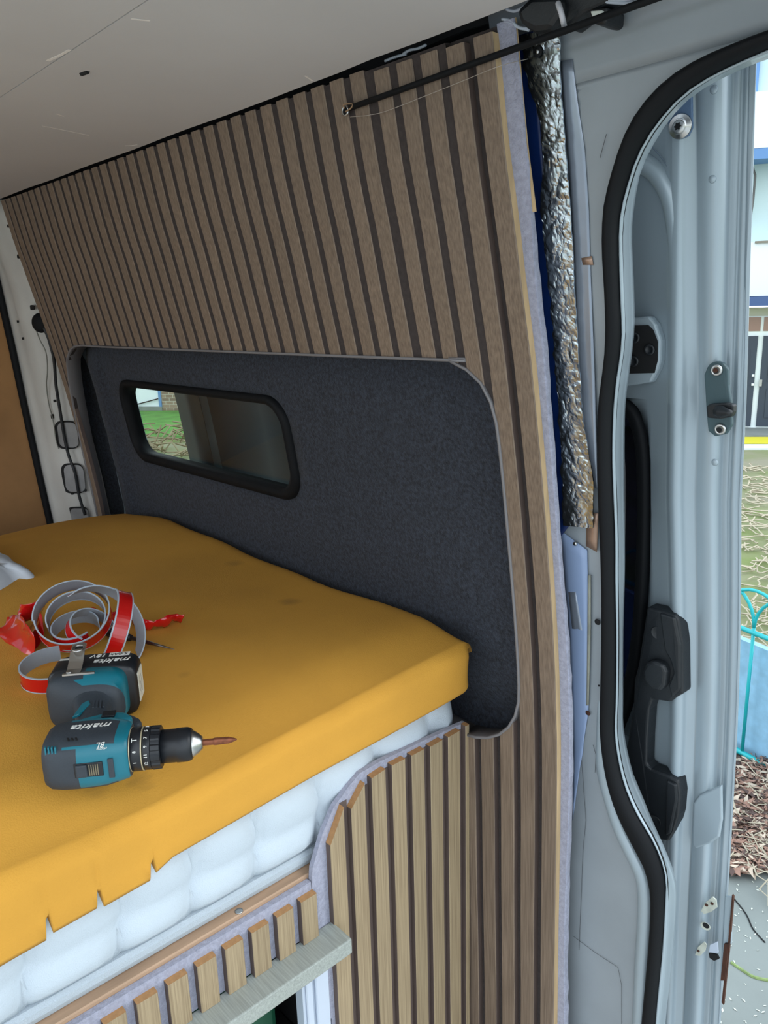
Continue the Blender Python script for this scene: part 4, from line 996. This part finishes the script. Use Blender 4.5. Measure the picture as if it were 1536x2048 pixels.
# ------------------------------------------------------------------ coiled edging strip, red backing film
m_strip = mat('coil_grey', (140, 146, 154), .4)
m_rim = mat('coil_rim', (166, 178, 190), .35)
m_red = mat('red_backing', (196, 18, 16), .25, noise=.2, nscale=20, coat=.4)
def ribbon(name, path, wdir, w, t, mo, mi_, parent, rim=m_rim, loc=None):
    """path: centre line; wdir(i): width direction; outer face material mo, inner mi_"""
    rows = []
    for i, p in enumerate(path):
        a = path[max(i - 1, 0)]; b = path[min(i + 1, len(path) - 1)]; tg = (b - a).normalized(); wd = Vector(wdir(i) if callable(wdir) else wdir).normalized(); wd = (wd - tg * wd.dot(tg)).normalized(); nn = tg.cross(wd)
        h = w / 2
        rows.append([p + wd * h - nn * t / 2, p + wd * h + nn * t, p + wd * (h - .002) + nn * t, p + wd * (h - .002) + nn * t / 2, p - wd * (h - .002) + nn * t / 2, p - wd * (h - .002) + nn * t, p - wd * h + nn * t, p - wd * h - nn * t / 2])
    V, Fc = grid(rows, True, True); k = len(path) - 1
    return mesh(name, V, Fc, [mo, mi_, rim], parent, False, mi=[2, 2, 0, 0, 0, 2, 2, 1] * k + [2, 2], loc=loc)
tocam = lambda p: (CAM - p).normalized()
coil = empty('coiled_edging_strip', P(150, 1290, 2, -.432), 'grey edging strip with red backing coiled loosely behind the drill', 'strip')
def ringpath(u, v, z, r0, r1, nrm, a0, a1, n=60, sq=1):
    c = P(u, v, 2, z); nn = Vector(nrm).normalized(); e1 = R_ - nn * R_.dot(nn); e1.normalize(); e2 = nn.cross(e1)
    out = []
    for k in range(n):
        t = k / (n - 1); a = radians(a0 + (a1 - a0) * t); r = r0 + (r1 - r0) * t; out.append(c + e1 * r * cos(a) + e2 * r * sin(a) * sq)
    return out, nn
cA = P(146, 1236, 2, -.372); nA = (tocam(cA) * .78 + Vector((0, 0, 1)) * .55 - R_ * .12)
pth, nn = ringpath(146, 1232, -.378, .054, .056, nA, 200, 560, 70)
ribbon('outer_loop', pth, nn, .027, .0014, m_red, m_strip, coil)
pth, nn = ringpath(152, 1250, -.384, .058, .050, nA, 330, 700, 70)
pth = [p - nn * .004 for p in pth]
pth, nn = ringpath(150, 1240, -.386, .040, .049, nA, 215, -40, 50)
ribbon('inner_loop', pth, nn, .027, .0014, m_strip, m_red, coil)
nB = (tocam(cA) * .75 + Vector((0, 0, 1)) * .35 + R_ * .55)
pth, nn = ringpath(194, 1266, -.388, .071, .069, nB, -25, 135, 40)
ribbon('wide_loop', pth, nn, .027, .0014, m_red, m_strip, coil)
nB2 = (tocam(cA) * .35 + Vector((0, 0, 1)) * .2 - R_ * .8)
pth, nn = ringpath(222, 1262, -.392, .060, .062, nB2, -100, 80, 40)
ribbon('red_face_loop', pth, nn, .024, .0014, m_red, m_strip, coil)
nC = Vector((.10, -.05, 1)); pth, nn = ringpath(108, 1338, -.414, .044, .044, nC, 100, 380, 50)
ribbon('low_loop', pth, nn, .024, .0014, m_red, m_strip, coil)
pth, nn = ringpath(150, 1262, -.398, .036, .030, Vector((.25, -.2, 1)), 20, 330, 40)
ribbon('centre_loop', pth, nn, .024, .0014, m_red, m_strip, coil)
pth, nn = ringpath(176, 1262, -.398, .040, .026, Vector((.6, .2, .7)), 40, 260, 34)
ribbon('centre_loop', pth, nn, .020, .0014, m_red, m_strip, coil)
m_film = mat('red_film', (206, 20, 24), .12, noise=.15, nscale=30, coat=.6)
def film(name, px, z0, widths, twist, label, cat='film'):
    pts = catmull([P(u, v, 2, z0 + dz) for u, v, dz in px], 6); n = len(pts); rows = []
    for i, p in enumerate(pts):
        t = i / (n - 1); a = pts[max(i - 1, 0)]; b = pts[min(i + 1, n - 1)]; tg = (b - a).normalized(); k = t * (len(twist) - 1); j = min(int(k), len(twist) - 2); an = radians(twist[j] + (twist[j + 1] - twist[j]) * (k - j)); kk = t * (len(widths) - 1); jj = min(int(kk), len(widths) - 2); w = widths[jj] + (widths[jj + 1] - widths[jj]) * (kk - jj)
        s = tg.cross(Vector((0, 0, 1))); s.normalize(); uu = s.cross(tg); wd = s * cos(an) + uu * sin(an); nn_ = tg.cross(wd)
        w *= 1.25 if px[0][0] < 100 else 1.0; rows.append([p + wd * w * 1.45 * q + nn_ * (.006 * (1 - (2 * q) ** 2) + .0008 * sin(i * 1.1 + q * 5)) for q in (-.5, -.3, -.1, .1, .3, .5)])
    V, Fc = grid(rows); o = mesh(name, V, Fc, m_film, None, True, loc=pts[0]); solid(o, .0004, 0)
    return tag(o, label, cat, 'peeled red film pieces round the coil')
film('red_film', [(62, 1300, .012), (45, 1285, .016), (30, 1262, .020), (14, 1250, .016), (2, 1246, .012)], -.432, [.030, .032, .028, .022, .014], [80, 70, 60, 40, 30], 'peeled red film flap left of the coil, pointing to the frame edge')
film('red_film', [(42, 1232, .02), (56, 1222, .03), (68, 1212, .038), (86, 1200, .040)], -.432, [.012, .018, .022, .020], [110, 70, 40, 60], 'peeled red film curl standing upper left of the coil')
film('red_film', [(70, 1290, .008), (60, 1260, .022), (72, 1230, .030), (80, 1215, .030)], -.432, [.030, .036, .030, .020], [60, 50, 60, 60], 'broad red film fold tucked against the left side of the coil')
film('red_film', [(272, 1244, .006), (292, 1250, .010), (310, 1246, .012), (330, 1244, .012), (346, 1234, .012), (364, 1238, .006)], -.432, [.012, .020, .016, .022, .014, .024], [40, 70, 30, 60, 40, 50], 'crumpled red film tail lying right of the coil')
film('red_film', [(176, 1232, .012), (198, 1224, .02), (214, 1240, .02), (232, 1232, .014)], -.432, [.020, .024, .016, .02], [60, 40, 80, 50], 'scrap of red film seen inside the coil')
# awl
aw = empty('awl', P(300, 1290, 2, -.43), 'slim steel spike poking out behind the battery', 'awl')
a = P(262, 1276, 2, -.424); b = P(349, 1299, 2, -.426)
mesh('spike', *tube([a, a.lerp(b, .4), a.lerp(b, .8), b], lambda i: (.0036, .0032, .0016, .0004)[i], 10), mat('dark_steel', (120, 112, 108), .3, metal=.9), aw, True)
mesh('awl_handle', *tube([a - (b - a) * .6, a - (b - a) * .3, a], lambda i: (.007, .009, .005)[i], 10), m_blk, aw, True)
# plastic bag
out_ = [(-140, 1085), (-60, 1092), (0, 1112), (30, 1126), (54, 1144), (74, 1150), (77, 1158), (66, 1164), (50, 1160), (26, 1172), (0, 1186), (-60, 1204), (-140, 1216), (-200, 1150)]
ob = [P(u, v, 2, -.424) for u, v in out_]; ob = resample(catmull(ob + [ob[0]], 3), 57)[:-1]; cb = P(-60, 1150, 2, -.424); rows = []
for k in range(9):
    t = k / 8; rows.append([p.lerp(cb, t) + Vector((0, 0, .045 * sqrt(1 - (1 - t) ** 2) * (1 + .12 * sin(i * 1.7 + k)) - .006)) for i, p in enumerate(ob)])
V, Fc = grid(rows, True); bag = mesh('plastic_bag', V, Fc, mat('white_polythene', (206, 214, 224), .35, bump=.6, nscale=40), None, True, loc=(cb.x, cb.y, -.43))
tag(bag, 'white plastic bag with a knotted corner at the left edge', 'bag')

# ------------------------------------------------------------------ outside
G = -2.35
m_ground = mat('grass_and_earth', (104, 118, 62), .95, noise=.5, nscale=1.6, bump=.8, bscale=25, col2=(132, 128, 108))
V, Fc = box(-60, 60, -40, 60, G - .2, G); tag(mesh('floor_ground', V, Fc, m_ground), 'rough grass and earth around the van', kind='structure')
def Gp(u, v, z=G): return P(u, v, 2, z)
m_conc = mat('concrete', (126, 132, 128), .9, noise=.16, nscale=3, bump=.3, bscale=60)
a = Gp(1500, 1735)
V = [(-3.5, .3, G + .01), (9, .3, G + .01), (9, a.y + .9, G + .01), (a.x, a.y, G + .01), (-3.5, a.y - .9, G + .01)]; V += [(x, y, G - .05) for x, y, z in V]
conc = mesh('floor_concrete', V, [(0, 1, 2, 3, 4), (9, 8, 7, 6, 5)] + [(i, (i + 1) % 5, 5 + (i + 1) % 5, 5 + i) for i in range(5)], m_conc); tag(conc, 'grey concrete slab under the open sliding door', kind='structure')
m_moss = mat('moss', (138, 158, 100), .95, noise=.4, nscale=30)
pp = [Gp(1462, 1925, G + .012), Gp(1490, 1944, G + .012), Gp(1510, 1955, G + .012), Gp(1545, 1962, G + .012), Gp(1600, 1970, G + .012)]; mesh('moss_joint', *tube(catmull(pp, 4), .006, 6), m_moss, conc)
pp = [Gp(1466, 1795, G + .012), Gp(1492, 1828, G + .012), Gp(1506, 1858, G + .012), Gp(1530, 1885, G + .012)]; mesh('crack', *tube(catmull(pp, 4), .003, 5), m_dark, conc)
VV = []; FF = []
random.seed(3)
for k in range(70):
    c = Gp(random.uniform(1440, 1560), random.uniform(1760, 2060), G + .012); a_ = random.uniform(0, 6.3); l_ = random.uniform(.004, .010); b0 = len(VV)
    d1 = Vector((cos(a_), sin(a_), .1)) * l_; d2 = Vector((-sin(a_), cos(a_), .2)) * l_ * .4; VV += [c - d1, c + d2, c + d1, c - d2]; FF += [(b0, b0 + 1, b0 + 2, b0 + 3)]
tag(mesh('petals', VV, FF, mat('pale_petals', (196, 200, 188), .8)), 'pale petals and chippings scattered on the concrete', 'litter', kind='stuff')
# mulch and dry leaves
VV = []; FF = []; mi = []
for k in range(5200):
    u = random.uniform(1440, 1640); v = random.uniform(1515, 1745)
    if v > 1735 - (1536 - u) * -.6 and v > 1700 + (u - 1470) * .8: continue
    c = Gp(u, v, G + random.uniform(.01, .05)); a_ = random.uniform(0, 6.3); l_ = random.uniform(.012, .045); w_ = l_ * random.uniform(.12, .4)
    d1 = Vector((cos(a_), sin(a_), random.uniform(-.3, .5))) * l_; d2 = Vector((-sin(a_), cos(a_), random.uniform(-.4, .4))) * w_; b0 = len(VV)
    VV += [c - d1, c + d2 + Vector((0, 0, .004)), c + d1, c - d2]; FF += [(b0, b0 + 1, b0 + 2), (b0, b0 + 2, b0 + 3)]; q = random.choice((0, 0, 1, 2)); mi += [q, q]
mulch = mesh('bark_mulch', VV, FF, [mat('bark', (150, 116, 100), .9), mat('dark_bark', (84, 66, 60), .9), mat('dry_leaf', (196, 178, 158), .8)], mi=mi); tag(mulch, 'bark mulch and dry leaves between fence and concrete', 'mulch', kind='stuff')
V = [Gp(1380, 1500, G + .006), Gp(1700, 1500, G + .006), Gp(1700, 1850, G + .006), Gp(1500, 1735, G + .006), Gp(1380, 1690, G + .006)]
tag(mesh('floor_soil', V, [(0, 1, 2, 3, 4)], mat('soil', (92, 72, 62), .95, noise=.3, nscale=8, bump=.5)), 'dark soil under the bark mulch', kind='structure')
# twigs over the rough grass
VV = []; FF = []
def addtwig(c, l_, a_, r, lift=.02):
    global VV, FF
    p = [c + Vector((cos(a_ + random.uniform(-.5, .5)) * l_ * t, sin(a_ + random.uniform(-.5, .5)) * l_ * t, lift * random.random())) for t in (0, .35, .7, 1)]
    V, Fc = tube(p, r, 4); b0 = len(VV); VV += V; FF += [tuple(i + b0 for i in f) for f in Fc]
for k in range(230):
    v = 930 + 390 * random.random() ** 1.2; c = Gp(random.uniform(1470, 1640), v, G + .01); D = (c - CAM).length; addtwig(c, random.uniform(.1, .5), random.uniform(0, 6.3), .0008 * D, .05)
for k in range(60): c = Gp(random.uniform(1450, 1600), random.uniform(1560, 1760), G + .03); addtwig(c, random.uniform(.08, .25), random.uniform(0, 6.3), .003, .03)
tag(mesh('twigs', VV, FF, mat('dry_twig', (176, 166, 144), .8)), 'pale dry twigs strewn over the rough grass', 'twigs', kind='stuff')
VV = []; FF = []
for k in range(45):
    c = Gp(random.uniform(255, 400), random.uniform(868, 925), G + .02); addtwig(c, random.uniform(.4, 1.4), random.uniform(0, 6.3), .015, .25)
for (u0, v0, u1, v1) in ((301, 905, 322, 850), (300, 900, 345, 868), (336, 835, 345, 848), (330, 900, 356, 862)):
    c = Gp(u0, v0); b = c + Vector((0, 0, 0)); d = ray(u1, v1); t = (c - CAM).length / d.length; e = CAM + d * t; V, Fc = tube([c, c.lerp(e, .5) + Vector((0, .03, .02)), e], .014, 5); b0 = len(VV); VV += V; FF += [tuple(i + b0 for i in f) for f in Fc]
tag(mesh('dry_stalks', VV, FF, mat('dry_stalk', (128, 116, 92), .9)), 'dry stalks at the near edge of the lawn seen through the niche window', 'stalks', kind='stuff')
lw_ = [Gp(200, 822), Gp(420, 822), Gp(420, 880), Gp(200, 872)]; lw_ = [p + Vector((0, 0, .015)) for p in lw_]
tag(mesh('floor_lawn', lw_, [(0, 1, 2, 3)], mat('lawn', (84, 140, 58), .95, noise=.35, nscale=3, bump=.6, bscale=20)), 'bright green lawn seen through the niche window', kind='structure')
# teal hooped fence
m_tealf = mat('teal_fence_paint', (26, 168, 172), .4)
fa = Gp(1480, 1514); fb = Gp(1536, 1546); fd = (fb - fa); fd.z = 0; fd.normalize(); fn = Vector((fd.y, -fd.x, 0))
if fn.y > 0: fn = -fn
def Fp(u, v):
    d = ray(u, v); t = (fa - CAM).dot(fn) / d.dot(fn); return CAM + d * t
fence = empty('hooped_fence', fa, 'teal painted metal fence with hooped tops beside the mulch', 'fence')
zt_ = Fp(1508, 1266).z; zb_ = fa.z + .03; s_post = (Fp(1494, 1400) - fa).dot(fd); ztop_f = Fp(1496, 1176).z
def Fq(s, z): return fa + fd * s + Vector((0, 0, z - fa.z))
mesh('bottom_rail', *tube([Fq(-1.2, zb_), Fq(1.5, zb_)], .016, 6), m_tealf, fence, True); mesh('top_rail', *tube([Fq(-1.2, zt_), Fq(1.5, zt_)], .013, 6), m_tealf, fence, True)
hw = .20; sp = .20
for k in range(-5, 7):
    s0 = s_post + k * sp; mesh('upright', *tube([Fq(s0, zb_), Fq(s0, ztop_f - hw)], .009, 8), m_tealf, fence, True) if k % 1 == 0 else None
for k in range(-5, 6, 1):
    s0 = s_post + k * sp; cz = ztop_f - hw
    if k % 2: pts = [Fq(s0 + hw - hw * cos(t), cz + hw * sin(t)) for t in [pi * q / 14 for q in range(15)]]; mesh('hoop', *tube(pts, .009, 8, fn), m_tealf, fence, True)
    else: pts = [Fq(s0 + hw - hw * cos(t), cz + hw * sin(t)) for t in [pi * q / 14 for q in range(15)]]; mesh('hoop', *tube(pts, .009, 8, fn), m_tealf, fence, True)
a = Fq(-1.2, 0) - fn * .06; b = Fq(1.5, 0) - fn * .06; zz_ = Fp(1510, 1302).z
V = [(a.x, a.y, G), (b.x, b.y, G), (b.x, b.y, zz_), (a.x, a.y, zz_)]; V += [tuple(Vector(v) - fn * .04) for v in V]
bd = mesh('blue_board', V, [(0, 1, 2, 3), (7, 6, 5, 4), (0, 4, 5, 1), (1, 5, 6, 2), (2, 6, 7, 3), (3, 7, 4, 0)], mat('pale_blue_board', (150, 196, 224), .6, noise=.2, nscale=18), loc=(a.x, a.y, G))
tag(bd, 'pale blue board standing behind the teal fence', 'board')
# house across the yard
hA = Gp(1518, 858); hd = Vector((hA.x - CAM.x, hA.y - CAM.y, 0)).normalized(); he = Vector((hd.y, -hd.x, 0)); he = (he + hd * .12).normalized(); hn = Vector((-he.y, he.x, 0))
if hn.dot(hd) > 0: hn = -hn
def Hs(u, v, out=0):
    o_ = hA + hn * out; d = ray(u, v); t = (o_ - CAM).dot(hn) / d.dot(hn); q = CAM + d * t; return (q - hA).dot(he), q.z
house = empty('house', hA, 'pale house with dark panelled door, blue fascias and white cladding', 'house')
def hbox(name, s0, s1, z0, z1, d0, d1, mt, parent=house, bev=0):
    V = []
    for s in (s0, s1):
        for d in (d0, d1):
            for z in (z0, z1): q = hA + he * s + hn * d; V.append((q.x, q.y, z))
    return mesh(name, V, [(0, 1, 3, 2), (4, 6, 7, 5), (0, 4, 5, 1), (2, 3, 7, 6), (0, 2, 6, 4), (1, 5, 7, 3)], mt, parent)
def zv(v, u=1518, out=0): return Hs(u, v, out)[1]
def su(u, v=700, out=0): return Hs(u, v, out)[0]
m_cream = mat('cream_render', (206, 208, 186), .85); m_wh = mat('white_cladding', (222, 228, 232), .7); m_fas = mat('blue_fascia', (92, 134, 184), .5); m_gut = mat('navy_gutter', (58, 84, 128), .5)
m_gw = mat('grey_green_wall', (190, 210, 210), .85); m_dd = mat('charcoal_door', (52, 62, 74), .45); m_uf = mat('upvc_white', (232, 242, 240), .4)
hbox('wall', -6, 7, G, zv(615), -.3, 0, m_cream); hbox('wall', -6, 7, zv(612), zv(60), -.35, -.1, m_gw)
hbox('gutter', -6, 7, zv(612, out=.6), zv(593, out=.6), -.1, .6, m_gut); hbox('white_cladding', -6, 7, zv(592, out=.4), zv(484, out=.4), -.1, .4, m_wh)
hbox('fascia', -6, 7, zv(318, out=.5), zv(297, out=.5), -.1, .5, m_fas); hbox('white_cladding', -6, 7, zv(296, out=.4), zv(183, out=.4), -.1, .4, m_wh)
hbox('blue_post', su(1513, 140), su(1519, 140), zv(183), zv(60), -.09, .0, m_fas)
hbox('soffit_edge', su(1505, 484), 7, zv(486, out=.42), zv(482, out=.42), .4, .44, mat('soffit_brown', (130, 124, 112), .8))
for (u0, v0, u1, v1) in ((1500, 322, 1510, 352), (1510, 352, 1506, 400), (1506, 400, 1500, 440)):
    s0, z0 = Hs(u0, v0); s1, z1 = Hs(u1, v1); mesh('bracket_pipe', *tube([hA + he * s0 + hn * .05 + Vector((0, 0, z0 - G)), hA + he * s1 + hn * .05 + Vector((0, 0, z1 - G))], .02, 5), mat('pipe_grey', (92, 92, 90), .6), house)
d0 = su(1499, 760); zt2 = zv(632); zdoor = zv(667); 
hbox('door_recess', -1.2, 4, G, zt2, .0, .03, m_uf)
for (a_, b_) in ((-1.0, su(1508, 760) - .0), (su(1519, 760), su(1519, 760) + .86)):
    dr = hbox('front_door', a_, b_, G + .06, zdoor - .04, .03, .07, m_dd)
    wdt = (b_ - a_)
    for (z0, z1) in ((.10, .42), (.50, .86)):
        for (p0, p1) in ((.14, .46), (.54, .86)):
            H_ = zdoor - G - .1; pn = hbox('door_panel', a_ + wdt * p0, a_ + wdt * p1, G + .06 + H_ * z0, G + .06 + H_ * z1, .07, .085, m_dd, dr)
hbox('transom_pane', su(1500, 650) - .5, su(1521, 650), zv(662), zv(634), .03, .05, mat('brick_reflection_pane', (150, 120, 104), .2)); hbox('transom_pane', su(1527, 650), su(1527, 650) + .8, zv(662), zv(634), .03, .05, mat('brick_reflection_pane', (150, 120, 104), .2))
for (u, v) in ((1505, 750), (1504, 768)): s0, z0 = Hs(u, v); hbox('door_knob', s0 - .02, s0 + .02, z0 - .02, z0 + .02, .07, .12, m_uf)
s0, z0 = Hs(1519, 765); hbox('letter_plate', s0 - .02, s0 + .03, z0 - .06, z0 + .06, .085, .1, m_steel)
def gstrip(name, v0, v1, mt, label, h=.02, z=0):
    q = [Gp(1380, v0), Gp(1700, v0), Gp(1700, v1), Gp(1380, v1)]; V = [(p.x, p.y, G + h) for p in q] + [(p.x, p.y, G - .02) for p in q]
    o = mesh(name, V, [(0, 1, 2, 3), (7, 6, 5, 4), (0, 4, 5, 1), (1, 5, 6, 2), (2, 6, 7, 3), (3, 7, 4, 0)], mt); return tag(o, label, kind='structure')
gstrip('trim_4', 856, 874, m_conc, 'grey doorstep paving in front of the house', .03); gstrip('trim_5', 875, 888, mat('yellow_line', (206, 196, 44), .8), 'yellow painted line before the doorstep', .012); gstrip('trim_6', 892, 900, mat('white_kerb', (210, 214, 216), .8), 'white kerb beyond the rough grass', .03)
# building seen through the niche window
wA = Gp(262, 822); wB = Gp(420, 822); we = (wB - wA).normalized(); wn = Vector((we.y, -we.x, 0))
if wn.dot(wA - CAM) > 0: wn = -wn
def Ws(u, v): d = ray(u, v); t = (wA - CAM).dot(wn) / d.dot(wn); q = CAM + d * t; return (q - wA).dot(we), q.z
gar = empty('white_building', wA, 'white walled building with a brick pier, seen through the niche window', 'building')
def wbox(name, s0, s1, z0, z1, d0, d1, mt, parent=gar):
    V = []
    for s in (s0, s1):
        for d in (d0, d1):
            for z in (z0, z1): q = wA + we * s + wn * d; V.append((q.x, q.y, z))
    return mesh(name, V, [(0, 1, 3, 2), (4, 6, 7, 5), (0, 4, 5, 1), (2, 3, 7, 6), (0, 2, 6, 4), (1, 5, 7, 3)], mt, parent)
z1 = Ws(300, 813)[1]; sB = Ws(319, 800)[0]; sC = Ws(324, 800)[0]
wbox('wall', -8, sB, z1, G + 2.6, -.3, 0, m_wh); wbox('plinth', -8, sC, G, z1, -.3, .05, m_conc); wbox('downpipe', sB, sC, z1, G + 2.6, -.1, .05, m_fas)
br = bpy.data.materials.new('brickwork'); br.use_nodes = True; n_ = br.node_tree.nodes; bt = n_.new('ShaderNodeTexBrick'); tcx = n_.new('ShaderNodeTexCoord'); mpx = n_.new('ShaderNodeMapping'); mpx.inputs['Rotation'].default_value = (pi / 2, 0, 0)
bt.inputs['Scale'].default_value = 3; bt.inputs['Color1'].default_value = (*lin((150, 128, 108)), 1); bt.inputs['Color2'].default_value = (*lin((110, 92, 80)), 1); bt.inputs['Mortar'].default_value = (*lin((170, 164, 150)), 1)
br.node_tree.links.new(tcx.outputs['Object'], mpx.inputs[0]); br.node_tree.links.new(mpx.outputs[0], bt.inputs[0]); br.node_tree.links.new(bt.outputs[0], n_['Principled BSDF'].inputs[0])
wbox('brick_wall', sC, sC + 9, G, G + 2.6, -.3, .02, br); wbox('roof', -8.3, sC + 9.3, G + 2.6, G + 2.8, -1, .3, m_gut)
s0, z0 = Ws(262, 812); s1, z1_ = Ws(318, 797); mesh('wall_cable', *tube([wA + we * s0 + wn * .05 + Vector((0, 0, z0 - G)), wA + we * s1 + wn * .05 + Vector((0, 0, z1_ - G))], .015, 5), m_dark, gar)

V, Fc = box(-8, 12, -14, .3, G - .05, G + .01); tag(mesh('floor_bounce', V, Fc, mat('bounce_concrete', (186, 188, 186), .9, noise=.12, nscale=2)), 'pale concrete added under the van to bounce light inside', kind='structure')  # unseen pale slab added to bounce light up to the ceiling
